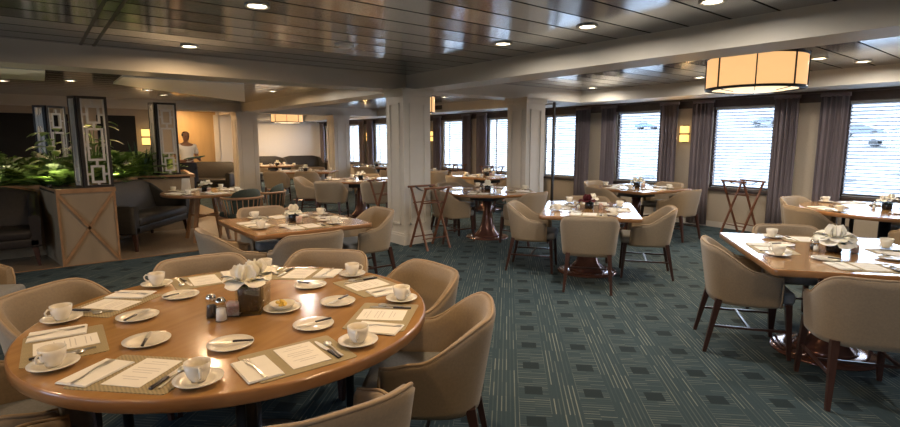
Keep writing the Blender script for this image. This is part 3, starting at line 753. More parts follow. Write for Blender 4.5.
def petal_flower(cx, cy, cz, r_, n1, seed, b=None, droop=.0):
    b = b or MB(); rr = random.Random(seed)
    for ring_, (cnt, tilt, sc_) in enumerate(n1):
        for k in range(cnt):
            a = 2 * PI * k / cnt + ring_ * .5 + rr.uniform(-.1, .1); ca, sa = math.cos(a), math.sin(a); tl = R(tilt + rr.uniform(-7, 7))
            rows = []
            for u in range(6):
                s_ = u / 5; L_ = r_ * sc_ * s_; cur = tl + .75 * s_ ** 2 * (1 if tilt > 45 else -.7)
                rad = L_ * math.cos(min(cur, 1.5)); hh = L_ * math.sin(cur)
                wd = r_ * sc_ * .60 * math.sin(PI * min(.78, .10 + .75 * s_))
                row = []
                for v in range(5):
                    q = (v / 2 - 1); row.append((cx + rad * ca - q * wd * sa, cy + rad * sa + q * wd * ca, cz + hh + .25 * wd * q * q))
                rows.append(row)
            b.grid(rows); b.grid([[(p[0], p[1], p[2] - .0012) for p in row] for row in rows])
    return b
def leaf_blade(b, p0, d, L_, w_, bend=.3, n=6):
    p0 = Vector(p0); d = Vector(d).normalized(); side = d.cross(Vector((0, 0, 1)));
    side = side.normalized() if side.length > .01 else Vector((1, 0, 0)); rows = []
    for i in range(n + 1):
        s_ = i / n; c = p0 + d * L_ * s_ + Vector((0, 0, -bend * L_ * s_ * s_)); ww = w_ * math.sin(PI * (.08 + .9 * s_)) 
        rows.append([tuple(c - side * ww), tuple(c + Vector((0, 0, .15 * ww))), tuple(c + side * ww)])
    b.grid(rows); b.grid([[(p[0], p[1], p[2] - .001) for p in r_] for r_ in rows]); return b
def vase_flower(kind):
    t = T('flower_vase')
    if kind == 'cube':
        b = MB()
        for x0, x1, y0, y1 in ((-.045, -.041, -.045, .045), (.041, .045, -.045, .045), (-.045, .045, -.045, -.041), (-.045, .045, .041, .045)): b.box(x0, x1, y0, y1, 0, .115)
        b.box(-.045, .045, -.045, .045, 0, .01); t.part('glass_cube', b, M['cglass'])
        t.part('leaf_lining', MB().rbox(-.038, .038, -.038, .038, .012, .112, .006), M['pot'])
        b = MB(); 
        for k in range(8): a = k * PI / 4 + .2; leaf_blade(b, (.025 * math.cos(a), .025 * math.sin(a), .09), (math.cos(a), math.sin(a), 1.6), .075, .017, .25)
        t.part('leaves', b, M['leaf'])
        b = MB(); petal_flower(.0, -.022, .12, .085, ((6, 35, 1), (5, 62, .9), (3, 80, .7)), 1, b); petal_flower(.022, .028, .13, .08, ((6, 35, 1), (5, 62, .9)), 2, b); petal_flower(-.03, .02, .12, .075, ((6, 40, 1), (4, 66, .9)), 3, b)
        t.part('petals', b, M['petal'])
    else:
        t.part('pot', MB().lathe([(1e-7, 0), (.042, 0), (.05, .01), (.05, .075), (.046, .08), (.044, .07), (1e-7, .068)], 20), M['pot'])
        b = MB()
        for k in range(7): a = k * .9; leaf_blade(b, (.015 * math.cos(a), .015 * math.sin(a), .06), (math.cos(a), math.sin(a), .6), .12, .026, .35)
        t.part('leaves', b, M['leaf'])
        if kind == 'rose': t.part('petals', petal_flower(0, 0, .085, .085, ((6, 30, 1), (6, 52, .95), (5, 68, .85), (4, 82, .7)), 4), M['petal'])
        elif kind == 'big': t.part('petals', petal_flower(0, 0, .085, .135, ((7, 18, 1), (7, 38, .95), (6, 58, .8), (4, 78, .6)), 5), M['petal'])
        elif kind == 'red':
            t.part('petals', petal_flower(-.03, -.01, .08, .095, ((6, 30, 1), (6, 55, .9), (4, 75, .7)), 6), M['redpetal'], label='dark red petals')
            t.part('petals', petal_flower(.05, .03, .11, .07, ((6, 30, 1), (5, 60, .9)), 7), M['petal'], label='cream petals')
        else:
            b = MB(); petal_flower(-.04, .0, .10, .07, ((6, 30, 1), (5, 60, .9)), 8, b); petal_flower(.045, .02, .12, .065, ((6, 30, 1), (5, 60, .9)), 9, b)
            t.part('petals', b, M['petal'])
    return t
VASES = {k: vase_flower(k) for k in ('cube', 'rose', 'big', 'red', 'twin')}
TUM = T('water_glass').body(MB().lathe([(1e-7, .004), (.028, .0), (.034, .10), (.032, .10), (.027, .006), (1e-7, .006)], 18), M['cglass'])

def setting(cx, cy, a, rr, desc, mat_t, rnd, full=True, what='dining', mw=True):
    """One place: a = direction from table centre to the sitter (radians), rr = distance from centre to the table edge there."""
    ux, uy = math.cos(a), math.sin(a); rx, ry = -uy, ux       # sitter's right hand side (facing the centre)
    Z = .75
    def P(side, inward, z): return (cx + ux * (rr - inward) + rx * side, cy + uy * (rr - inward) + ry * side, Z + z)
    base = a + PI / 2                                          # local +Y points to the centre
    g = ' on ' + what
    j = lambda s_: rnd.uniform(-s_, s_)
    mat_t.put(P(j(.005), .185, .0), base + j(.03), 'khaki placemat, ' + desc, 'placemat', 'placemats' + g)
    CARD.put(P(.01 + j(.01), .19, .0028), base + j(.06), 'white menu card, ' + desc, 'menu card', 'menu cards' + g, parts=full)
    NAP.put(P(-.155 + j(.008), .165, .0028), base + j(.12), 'white napkin, ' + desc, 'napkin', 'napkins' + g)
    FORK.put(P(-.155 + j(.01), .165, .0095), base + j(.12) + .05, 'silver fork, ' + desc, 'fork', 'forks' + g)
    KNIFE2.put(P(.112 + j(.006), .175, .0028), base + j(.08), 'dark-handled knife, ' + desc, 'knife', 'table knives' + g, parts=full)
    SPOON.put(P(.138 + j(.004), .17, .0028), base + j(.08), 'silver spoon, ' + desc, 'spoon', 'spoons' + g)
    sp = P(.245 + j(.008), .155 + j(.01), .0028)
    SAU.put(sp, 0, 'white saucer, ' + desc, 'saucer', 'saucers' + g)
    CUP.put((sp[0], sp[1], sp[2] + .0062), a + rnd.choice((-.6, 0, .7, 1.2)), 'white cup, ' + desc, 'cup', 'coffee cups' + g, parts=full)
    pp = P(-.17 + j(.015), min(.45, rr * .52) + j(.015), .0)
    PLT.put(pp, 0, 'white side plate, ' + desc, 'plate', 'side plates' + g)
    BKN.put((pp[0], pp[1], pp[2] + .0175), base + 1.2 + j(.8), 'butter knife, ' + desc, 'knife', 'butter knives' + g, parts=full)

CAMF = Vector((-math.sin(R(51.3)), math.cos(R(51.3)))); CAMR = Vector((math.cos(R(51.3)), math.sin(R(51.3))))
def bearing(x, y): v = Vector((x, y)); return v.dot(CAMR) / max(.1, v.dot(CAMF)), v.dot(CAMF)
def place_names(cx, cy, angs, rr):
    n = len(angs); pos = [(cx + math.cos(a) * rr, cy + math.sin(a) * rr) for a in angs]; nm = [None] * n
    if n == 0: return []
    if n == 1: return ['near' if bearing(*pos[0])[1] < bearing(cx, cy)[1] else 'far']
    bs = [bearing(*p) for p in pos]
    i = min(range(n), key=lambda k: bs[k][0]); nm[i] = 'left-hand'
    if n > 1: i = max((k for k in range(n) if nm[k] is None), key=lambda k: bs[k][0]); nm[i] = 'right-hand'
    if n > 2: i = min((k for k in range(n) if nm[k] is None), key=lambda k: bs[k][1]); nm[i] = 'nearest'
    if n > 3: i = max((k for k in range(n) if nm[k] is None), key=lambda k: bs[k][1]); nm[i] = 'farthest'
    return nm

def dress(tname, cx, cy, yaw, hw, hd, angs, vase, full, rnd, mats=MAT2):
    """angs in degrees relative to yaw; hw/hd half sizes along local x / y"""
    aa = [R(a + yaw) for a in angs]; nm = place_names(cx, cy, aa, .5)
    for a, a0, s_ in zip(aa, angs, nm):
        rr = hw if a0 % 180 == 0 else hd
        if hw == hd: rr = hw
        setting(cx, cy, a, rr - .015, '%s place on %s' % (s_, tname), mats, rnd, full, tname)
    c, s_ = math.cos(R(yaw)), math.sin(R(yaw))
    def at(x, y): return (cx + c * x - s_ * y, cy + s_ * x + c * y, .75)
    VASES[vase].put(at(0, 0), R(yaw + 20), {'cube': 'square glass vase of white blooms with dark leaves', 'rose': 'white rose in a black pot', 'big': 'large open cream flower in a black pot', 'red': 'dark red and cream flowers in a black pot', 'twin': 'pale flowers in black pot'}[vase] + ' on ' + tname, 'flower vase', 'flower centrepieces')
    SALT.put(at(-.12, -.02), 0, 'glass salt shaker with chrome cap on ' + tname, 'salt shaker', 'salt shakers')
    PEPP.put(at(-.12, .04), 0, 'glass pepper shaker with chrome cap on ' + tname, 'pepper shaker', 'pepper shakers')
    SUG.put(at(.13, .0), R(yaw + 80), 'glass caddy of sugar packets on ' + tname, 'sugar caddy', 'sugar caddies', parts=True)
    return at

TR = {}
rnd = random.Random(11)
# --- the large round table in the foreground
T1 = table('round_table', 1.73, 1.73, 'black', .05)
c1 = (-2.47, .72)
n1 = 'the big round foreground table'
T1.put((*c1, 0), R(30), 'large round honey-coloured wooden table laid for eight in the foreground', 'table', 'dining tables')
P1 = ['front middle place', 'right front place', 'right back place', 'back middle place', 'back left-centre place', 'left back place', 'far left place', 'front left place']
for k in range(8):
    setting(*c1, R(45 * k - 1), .865, P1[k] + ' on ' + n1, MAT1 if k in (7, 5, 6) else MAT2, rnd, True, n1)
VASES['cube'].put((-2.42, .74, .75), R(62), 'square glass vase of white blooms with dark leaves, centre of ' + n1, 'flower vase', 'flower centrepieces', scale=1.18)
SALT.put((-2.38, .60, .75), 0, 'glass salt shaker left of the square vase on ' + n1, 'salt shaker', 'salt shakers', scale=1.35)
PEPP.put((-2.46, .58, .75), 0, 'glass pepper shaker behind the salt shaker on ' + n1, 'pepper shaker', 'pepper shakers', scale=1.35)
SUG.put((-2.42, .665, .75), R(55), 'glass caddy of white sugar packets between shakers and vase on ' + n1, 'sugar caddy', 'sugar caddies')
TUM.put((-2.52, .84, .75), 0, 'clear glass tumbler right of the square vase on ' + n1, 'glass')
SAU2 = PLT
PLT.put((-2.36, .87, .75), 0, 'white plate under the butter bowl on ' + n1, 'plate', 'side plates on ' + n1)
BUT.put((-2.36, .87, .7605), 0, 'white bowl of yellow butter curls on ' + n1, 'butter bowl')
ch1 = [(-4, .92, 'beige tub chair at the bottom edge of the photo, back to the viewer'), (48, .88, 'beige tub chair at the right front of the round foreground table'), (90, .88, 'beige tub chair at the right back of the round foreground table'),
       (133, .89, 'beige tub chair behind the round foreground table, its top right of the vase'), (176, .88, 'beige tub chair behind the round foreground table, its top left of the vase'),
       (221, .89, 'beige tub chair at the left of the round foreground table'), (268, .90, 'beige tub chair at the lower left corner of the photo'), (312, .90, 'beige tub chair below the near left rim of the round foreground table')]
for a, r_, l in ch1: chair(c1[0] + r_ * math.cos(R(a)), c1[1] + r_ * math.sin(R(a)), a + 180, l, 'chairs round the large foreground table')

# --- the other tables
def square_set(tname, label, cx, cy, yaw, w_, d_, chairs, angs, vase, full=True, base='cone', kind='square_table', extra=()):
    t = table(kind, w_, d_, base); t.put((cx, cy, 0), R(yaw), label, 'table', 'dining tables')
    at = dress(tname, cx, cy, yaw, w_ / 2, d_ / 2, angs, vase, full, rnd)
    aa = [R(a + yaw) for a, _ in chairs]; nm = place_names(cx, cy, aa, .5)
    for (a, d), s_ in zip(chairs, nm):
        r_ = (w_ / 2 if a % 180 == 0 else d_ / 2) + d
        if kind == 'round_table': r_ = w_ / 2 + d
        chair(cx + r_ * math.cos(R(a + yaw)), cy + r_ * math.sin(R(a + yaw)), a + yaw + 180 + rnd.uniform(-5, 5), 'beige tub chair, %s side of %s' % (s_, tname), 'chairs at ' + tname)
    for x, y, f, l in extra: chair(x, y, f, l, 'chairs at ' + tname)
    return at
ALL4 = (0, 90, 180, 270)
at = square_set('the table with dark red flowers', 'honey wood table with dark red flowers in the middle of the carpet', -3.71, 5.07, 37, 1.05, 1.42,
           [(0, .12), (90, .0), (180, .12), (270, -.02)], ALL4, 'red')
at = square_set('the right foreground table', 'rectangular honey wood table on a round copper base at the right edge', -1.14, 4.46, 37, 1.2, 1.36,
           [(0, .1), (90, .0)], ALL4, 'big',
           extra=((-1.585, 4.12, 34, 'beige tub chair, left side of the right foreground table'), (-.80, 3.83, 124, 'beige tub chair, back to the viewer, near side of the right foreground table')))
at = square_set('the round table by the rightmost window', 'round honey wood table before the rightmost window', -1.5, 7.7, 20, 1.7, 1.7,
           [(60, .02), (148, -.02), (214, -.02), (285, .0)], (28, 118, 208, 298), 'twin', True, 'black', 'round_table')
at = square_set('the table under the blue-car window', 'square wooden table close under the blue-car window', -4.9, 8.0, -8, 1.25, 1.25,
           [(0, .16), (90, .05), (180, .12), (270, .1)], ALL4, 'twin', True)
at = square_set('the table left of the middle pillar', 'square honey wood table left of the middle pillar, behind the round foreground table', -4.95, 1.98, 0, 1.14, 1.14,
           [(90, .20), (180, .15)], ALL4, 'rose',
           extra=((-4.64, 1.33, 88, 'beige tub chair left of the table just left of the middle pillar'), (-4.24, 1.78, 180, 'beige tub chair back-on at the table just left of the middle pillar')))
at = square_set('the round table between the pillars', 'round wooden table on a copper disc base seen between the two pillars', -6.1, 5.66, 20, 1.5, 1.5,
           [], (20, 110, 200, 290), 'rose', True, 'cone', 'round_table',
           extra=((-5.36, 5.72, 185, 'beige tub chair with its back to the viewer at the round table between the pillars'), (-6.22, 5.02, 80, 'beige tub chair with grey seat just right of the middle pillar'),
                  (-7.02, 5.75, 0, 'beige tub chair behind the round table between the pillars')))
at = square_set('the first window table right of the middle pillar', 'wooden table by the first window right of the middle pillar', -11.3, 7.95, 0, 1.2, 1.2,
           [(0, .15), (180, .15), (270, .15)], ALL4, 'twin', False)
at = square_set('the window table half behind the second pillar', 'wooden table by the window just left of the second pillar', -8.6, 7.95, 0, 1.2, 1.2,
           [(0, .15), (180, .15), (270, .15)], ALL4, 'twin', False)
at = square_set('the large far table beside the middle pillar', 'long wooden table with grey tub chairs just left of the middle pillar', -9.4, 5.2, 51, 1.5, 1.2,
           [(90, .2)], ALL4, 'twin', False,
           extra=((-9.08, 4.40, 135, 'grey-beige tub chair, left of the two backs at the large far table'), (-8.50, 5.05, 140, 'grey-beige tub chair, right of the two backs at the large far table'),
                  (-10.1, 4.42, 50, 'grey-beige tub chair turned sideways at the left end of the large far table')))
at = square_set('the second far table from the left pillar', 'wooden table beyond the chairs right of the left pillar', -12.95, 5.55, 51, 1.5, 1.1,
           [(90, .2)], ALL4, 'rose', False,
           extra=((-12.75, 4.72, 140, 'beige tub chair, left of two backs at the second far table'), (-12.2, 5.3, 140, 'beige tub chair, right of two backs at the second far table')))
at = square_set('the distant table by the left pillar', 'round pale table just right of the left pillar in the distance', -16.4, 6.1, 20, 1.3, 1.3,
           [(0, .2), (180, .2)], ALL4, 'rose', False, 'cone', 'round_table')
at = square_set('the distant window table left of the middle pillar', 'wooden table below the distant windows left of the middle pillar', -13.8, 8.2, 0, 1.2, 1.1,
           [(180, .2)], ALL4, 'twin', False, extra=((-13.1, 7.5, 130, 'beige tub chair with its back to the viewer at the distant window table'),))
# extra chairs of the left pillar group
chair(-4.92, -.46, 62, 'grey-beige tub chair cut off by the left edge, beyond the round foreground table', 'single chairs in the lounge corner')

# --- lounge table and its chairs
LT = table('round_table', 1.25, 1.25, 'wood'); lc = (-8.72, 2.08)
LT.put((*lc, 0), 0, 'round wooden lounge table with splayed tan legs before the leather loveseat', 'table', 'dining tables')
dress('the lounge table', *lc, 10, .62, .62, (100, 190, 280, 10), 'twin', False, rnd)
b = MB(); b.box(-.06, .06, -.002, .002, 0, .2); b.v = [(x, y + z * .2, z) for x, y, z in b.v]
b2 = MB(); b2.box(-.06, .06, -.002, .002, 0, .2); b2.v = [(x, -y - z * .2 + .08, z) for x, y, z in b2.v]; b.add(b2.v, b2.f)
single('table_tent_card', b, M['paper'], 'white folded tent card standing on the lounge table', 'card', None, (-9.0, 1.85, .75), R(50))
SPC.put((-8.02, 2.42, 0), R(100), 'spindle-back tub chair with dark green cushion at the near side of the lounge table', 'chair', 'spindle-back chairs at the lounge table')
SPC.put((-8.62, 3.02, 0), R(140), 'spindle-back tub chair with dark green cushion at the far side of the lounge table', 'chair', 'spindle-back chairs at the lounge table')

# --- loveseats
def sofa(L_, D_, hb, m):
    t = T('leather_loveseat'); h = L_ / 2
    b = MB(); b.rbox(-h, h, -D_ / 2, D_ / 2, .24, .36, .03, 3); t.part('frame', b, m)
    t.part('seat_cushion', MB().rbox(-h + .08, h - .08, -D_ / 2 + .12, D_ / 2 + .02, .34, .47, .05, 4), m)
    rows = []; n = 20
    for i in range(n + 1):
        x = -h + L_ * i / n; e = abs(x) / h; z1 = hb - .10 * max(0, e - .6) ** 1.2 / .4; y = -D_ / 2
        rows.append([(x, y + .02, .26), (x, y - .07, z1 - .03), (x, y - .05, z1), (x, y + .03, z1 + .005), (x, y + .07, z1 - .03), (x, y + .17, .44), (x, y + .17, .26)])
    b = MB(); b.grid(rows); b.add(rows[0], [tuple(range(7))]); b.add(rows[-1], [tuple(range(7))]); t.part('backrest', b, m)
    for s_ in (-1, 1):
        rows = []
        for i in range(9):
            y = -D_ / 2 + D_ * i / 8 * 1.0; z1 = hb - .06 - (hb - .70) * sstep(i / 5)
            x0, x1 = s_ * h, s_ * (h - .10)
            rows.append([(x0, y, .26), (x0 + s_ * .015, y, z1 - .03), ((x0 * .7 + x1 * .3), y, z1), ((x0 * .3 + x1 * .7), y, z1), (x1, y, z1 - .03), (x1, y, .26)])
        b = MB(); b.grid(rows); b.add(rows[0], [tuple(range(6))]); b.add(rows[-1], [tuple(range(6))]); t.part('armrest', b, m)
        for y in (-D_ / 2 + .06, D_ / 2 - .06): t.part('leg', MB().taper((s_ * (h - .07), y, .26), (s_ * (h - .04), y * 1.1, 0), .06, .03), M['darkwood'])
    return t
SF = sofa(1.62, .66, .95, M['leather']); SFG = sofa(1.6, .66, .92, M['leather_g'])
SFG.put((-9.08, 1.26, 0), R(-37), 'dark slate leather loveseat behind the lounge table, right of the crossed-wood panel', 'sofa', 'leather loveseats by the planting')
SF.put((-8.42, -.80, 0), R(-90), 'dark brown leather loveseat at the left edge of the photo', 'sofa', 'leather loveseats by the planting')
SFG.put((-15.9, 3.9, 0), R(-135), 'slate leather sofa beside the amber niche left of the left pillar', 'sofa', 'distant dark sofas')
SFG.put((-20.0, 7.0, 0), R(-90), 'dark sofa against the white far wall', 'sofa', 'distant dark sofas')
SFG.put((-20.0, 8.55, 0), R(-90), 'dark sofa in the far corner by the windows', 'sofa', 'distant dark sofas')

# --- planter with panels, soil, screens and plants
PO = [(-7.86, .19), (-7.86, .80), (-8.16, .80), (-8.74, .40), (-10.0, 1.36), (-9.93, 2.2), (-11.6, 2.4), (-11.6, -4.2), (-8.86, -4.2), (-8.86, .05)]
pl = bpy.data.objects.new('planter', None); COL.objects.link(pl); pl.location = (-9.5, 0, 0)
pl['label'] = 'long pale wood planter box with a crossed-wood front panel between the loveseats'; pl['category'] = 'planter'
def kid(par, n, b, m, lb=None):
    b.v = [(x - par.location.x, y - par.location.y, z - par.location.z) for x, y, z in b.v]
    o = bpy.data.objects.new(n, mesh(b, n, m)); COL.objects.link(o); o.parent = par
    if lb: o['label'] = lb
    return o
kid(pl, 'box', MB().prism(PO, 0, .90), M['planter'])
def inset(poly, k):
    cx = sum(p[0] for p in poly) / len(poly); cy = sum(p[1] for p in poly) / len(poly)
    return [(x + (cx - x) / math.hypot(cx - x, cy - y) * k, y + (cy - y) / math.hypot(cx - x, cy - y) * k) for x, y in poly]
kid(pl, 'top_ledge', MB().grid([[(x, y, .90) for x, y in inset(PO, -.02)], [(x, y, .955) for x, y in inset(PO, -.02)], [(x, y, .955) for x, y in inset(PO, .06)], [(x, y, .91) for x, y in inset(PO, .06)]], closed=True, smooth=False), M['strip'])
b = MB(); X0 = -7.848
for (y0, z0, y1, z1) in ((.21, .03, .78, .89), (.78, .03, .21, .89)): b.taper((X0, y0, z0), (X0, y1, z1), .02, .02, .035, .035, rot=0)
b.box(-7.86, -7.842, .19, .215, 0, .9); b.box(-7.86, -7.842, .775, .80, 0, .9)
kid(pl, 'crossed_strips', b, M['strip'], 'crossed tan wood strips')
kid(pl, 'soil', MB().prism(inset(PO, .07), .90, .925), M['soil'])

def lattice(wd, hh, seed):
    t = T('lattice_screen')
    def panel(mtx, nm):
        b = MB(); f = .032
        for a in ((0, f, 0, hh), (wd - f, wd, 0, hh), (f, wd - f, 0, f), (f, wd - f, hh - f, hh)): b.box(a[0], a[1], -.02, .02, a[2], a[3], mtx)
        p = t.part('panel_frame', b, M['lattice'])
        b = MB(); g = .026; w0, w1 = f + .05, wd - f - .05
        lv = [.06, .30, .36, .80, .86, 1.10]
        lv = [z * hh / 1.22 for z in lv] + [hh - .05]
        for (z0, z1, i0) in ((lv[0], lv[1], 0), (lv[2], lv[3], 1), (lv[4], lv[5], 0)):
            xa, xb = (w0, w1) if i0 == 0 else (w0 - .02, w1 + .02)
            b.box(xa, xb, -.016, .016, z0, z0 + g, mtx); b.box(xa, xb, -.016, .016, z1 - g, z1, mtx)
            b.box(xa, xa + g, -.016, .016, z0 + g, z1 - g, mtx); b.box(xb - g, xb, -.016, .016, z0 + g, z1 - g, mtx)
            zc = (z0 + z1) / 2; b.box(f, xa, -.014, .014, zc - g / 2, zc + g / 2, mtx); b.box(xb, wd - f, -.014, .014, zc - g / 2, zc + g / 2, mtx)
            c_ = (xa + xb) / 2; b.box(c_ - g / 2, c_ + g / 2, -.014, .014, z1, z1 + .06, mtx); 
        b.box((w0 + w1) / 2 - g / 2, (w0 + w1) / 2 + g / 2, -.014, .014, f, lv[0], mtx)
        # inner edge line of the frame
        for a in ((f, f + .016, f, hh - f), (wd - f - .016, wd - f, f, hh - f)): b.box(a[0], a[1], -.024, .024, a[2], a[3], mtx)
        t.part('fretwork', b, M['lattice_l'], p, 'pale silver fretwork')
    panel(Matrix.Identity(4), 'a')
    wd = .16
    panel(Matrix.Rotation(R(112), 4, 'Z'), 'b')
    return t
LA = lattice(.31, 1.13, 1); LB = lattice(.32, 1.22, 2)
LA.put((-7.92, .49, .956), R(93), 'tall dark lattice screen with silver fretwork above the crossed-wood panel', 'lattice screen', 'lattice screens on the planter')
LB.put((-10.07, 1.70, .956), R(93), 'tall dark lattice screen with silver fretwork left of the waiter', 'lattice screen', 'lattice screens on the planter')
LA.put((-9.9, .22, .93), R(128), 'shadowed lattice screen deep in the planting at the left', 'lattice screen', 'lattice screens on the planter')

def fern(seed, n=44, L_=.72, m=None, name='fern', up=1.25):
    t = T(name); rr = random.Random(seed); b = MB()
    for k in range(n):
        a = rr.uniform(0, 2 * PI); e = rr.uniform(.25, 1.5) * up; d = Vector((math.cos(a), math.sin(a), e)).normalized(); ln = L_ * rr.uniform(.6, 1.1)
        pts = [Vector((0, 0, 0)) + d * ln * s_ / 9 + Vector((0, 0, -.32 * ln * (s_ / 9) ** 2)) for s_ in range(10)]
        b.tube(pts, .0025, 3)
        side = d.cross(Vector((0, 0, 1))).normalized()
        for i in range(2, 10):
            w_ = ln * .20 * math.sin(PI * (i / 10.5)) + .01
            for sg in (-1, 1):
                tp = pts[i] + side * sg * w_ + d * w_ * .5 + Vector((0, 0, -.02)); q = d * ln * .032
                b.add([pts[i] - q, pts[i] + q, tp], [(0, 1, 2), (2, 1, 0)])
    t.body(b, m or M['fern']); return t
F1 = [fern(s_, m=M['fern']) for s_ in (1, 2)]; F2 = fern(3, 34, .62, M['lime']); 
def bigleaf(seed, n=16, H_=.8):
    t = T('broadleaf_plant'); rr = random.Random(seed); bl = MB(); bs = MB()
    for k in range(n):
        a = rr.uniform(0, 6.28); z = rr.uniform(.25, 1) * H_; rad = rr.uniform(.03, .16); p = (rad * math.cos(a), rad * math.sin(a), z)
        bs.tube([(0, 0, 0), (rad * .3 * math.cos(a), rad * .3 * math.sin(a), z * .6), p], .005, 4)
        leaf_blade(bl, p, (math.cos(a), math.sin(a), .35), rr.uniform(.16, .26), .055, .55)
    t.part('leaves', bl, M['lime']); t.part('stems', bs, M['fern']); return t
def snake_plant(seed):
    t = T('snake_plant'); rr = random.Random(seed); b = MB()
    for k in range(11):
        a = rr.uniform(0, 6.28); leaf_blade(b, (.06 * math.cos(a), .06 * math.sin(a), 0), (.25 * math.cos(a), .25 * math.sin(a), 1), rr.uniform(.4, .68), .028, .0, 8)
    t.body(b, M['snake']); return t
rp = random.Random(21)
spots = []
for k in range(15): spots.append((rp.uniform(-9.5, -9.05), -2.6 + k * .19, 'f'))
for k in range(9): spots.append((-10.2 + rp.uniform(-.3, .3), -2.2 + k * .42, 'f'))
for k in range(9):
    s_ = k / 8; spots.append((-8.9 - 1.3 * s_, .28 + .98 * s_, 'f'))
for k in range(6): spots.append((-10.1 - .2 * k, .9 + .2 * k, 'f'))
pn = ['spilling over the planter ledge behind the left loveseat', 'in the planter between the lattice screens', 'deep in the planter']
for i, (x, y, q) in enumerate(spots):
    t = F2 if i % 4 == 2 else F1[i % 2]
    w_ = pn[0] if i < 15 else pn[2] if i < 24 else pn[1]
    t.put((x, y, .925), rp.uniform(0, 6), ('lime green' if i % 4 == 2 else 'dark green') + ' feathery fern ' + w_, 'fern', 'ferns ' + w_ + (', lime' if i % 4 == 2 else ', dark'), scale=rp.uniform(.75, 1.05))
BL = bigleaf(1); 
for x, y, s_, l in ((-8.85, .25, 1.0, 'lit broadleaf plant just right of the near lattice screen'), (-9.5, .75, 1.15, 'tall broadleaf plant behind the near lattice screen'),
                    (-10.4, -.7, 1.0, 'broadleaf plant in the dark back of the planter at the left'), (-10.6, .6, 1.2, 'broadleaf plant behind the shadowed lattice screen')):
    BL.put((x, y, .925), rp.uniform(0, 6), l, 'plant', scale=s_)
snake_plant(4).put((-10.2, 1.45, .925), 0, 'spiky blue-green snake plant left of the right-hand lattice screen', 'plant')
t = T('arum_flower'); t.part('bloom', petal_flower(0, 0, .5, .13, ((5, 25, 1), (3, 60, .7)), 31), M['petal']); t.part('stem', MB().tube([(0, 0, 0), (.01, 0, .25), (0, 0, .51)], .005, 5), M['fern'])
t.put((-9.1, .55, .925), 0, 'pale bloom on a tall stem right of the near lattice screen', 'flower', 'pale blooms among the ferns')
t2 = T('yellow_flower'); t2.part('bloom', petal_flower(0, 0, .25, .07, ((6, 25, 1), (4, 60, .7)), 32), M['petal']); t2.part('stem', MB().tube([(0, 0, 0), (0, 0, .255)], .004, 5), M['fern'])
for x, y, l in ((-9.05, -.35, 'pale bloom low among the ferns behind the left loveseat'), (-9.6, 1.15, 'pale bloom low among the ferns between the lattice screens')):
    t2.put((x, y, .925), 0, l, 'flower', 'pale blooms among the ferns')
for x, y, p in ((-8.5, .15, 1.5), (-9.7, 1.0, 2.5), (-9.1, -1.2, 1.8), (-9.1, -.5, 1.8)):      # little spots among the plants, as the photo's uplit leaves show
    o = T('plant_uplight'); o.part('lamp_body', MB().lathe([(1e-7, 0), (.03, 0), (.035, .05), (.03, .05), (1e-7, .02)], 12), M['black'])
    q = o.put((x, y, .925), 0, 'small black uplight hidden among the ferns', 'garden light', 'small uplights among the ferns')
    area('uplight_lamp', (0, 0, .06), .06, p, (1, .85, .5), q, rot=(PI, 0, 0))

# --- folding tray stands
def tray_stand():
    t = T('tray_stand'); L_, S_, hh = .44, .40, .90
    for s_ in (-1, 1):
        for y in (-L_ / 2 + .02, L_ / 2 - .02):
            t.part('leg', MB().taper((s_ * S_ / 2, y + s_ * .011, 0), (-s_ * S_ / 2, y + s_ * .011, hh - .015), .020, .020, .030, .030, rot=PI / 2), M['reddish'])
        t.part('top_rail', MB().rbox(-s_ * S_ / 2 - .014, -s_ * S_ / 2 + .014, -L_ / 2 - .02, L_ / 2 + .02, hh - .03, hh, .005), M['reddish'])
        k = .18; x = s_ * (S_ / 2 - S_ * k)
        t.part('cross_rail', MB().tube([(x, -L_ / 2, hh * k), (x, L_ / 2, hh * k)], .009, 6), M['reddish'])
        k = .74; x = s_ * (S_ / 2 - S_ * k)
        t.part('cross_rail', MB().tube([(x, -L_ / 2, hh * k), (x, L_ / 2, hh * k)], .009, 6), M['reddish'])
    for y in (-.12, .12):
        t.part('strap', MB().grid([[(-S_ / 2 + S_ * i / 8, y + d, hh - .004 - .06 * math.sin(PI * i / 8)) for i in range(9)] for d in (-.02, .02)]).grid([[(-S_ / 2 + S_ * i / 8, y + d, hh - .007 - .06 * math.sin(PI * i / 8)) for i in range(9)] for d in (-.02, .02)]), M['black'])
    return t
TS = tray_stand()
TS.put((-5.98, 4.42, 0), R(0), 'folding wooden tray stand in front of the middle pillar', 'tray stand', 'folding wooden tray stands')
TS.put((-7.35, 4.55, 0), R(8), 'folding wooden tray stand at the left side of the middle pillar', 'tray stand', 'folding wooden tray stands')
TS.put((-3.62, 9.02, 0), R(70), 'folding reddish tray stand under the window right of the amber sconce', 'tray stand', 'folding wooden tray stands')
TS.put((-11.0, 9.0, 0), R(0), 'folding tray stand before the first window right of the middle pillar', 'tray stand', 'folding wooden tray stands')
TS.put((-9.6, 9.05, 0), R(0), 'folding tray stand before the window just left of the second pillar', 'tray stand', 'folding wooden tray stands')

b = MB(); b.box(-6.57, 4.0, .475, .50, H - .004, H); b.box(-6.57, 4.0, .585, .61, H - .004, H); struct('trim_20', b, M['black'])
t = T('smoke_detector'); t.part('base', MB().lathe([(1e-7, 0), (.10, 0), (.10, -.012), (1e-7, -.012)], 24), M['ceramic_w']); t.part('sensor_dome', MB().lathe([(.07, -.012), (.06, -.03), (1e-7, -.038)], 24), M['ceramic_w'])
t.put((-4.91, 2.57, H), 0, 'round pale detector on the dark plank ceiling above the middle of the room', 'smoke detector')

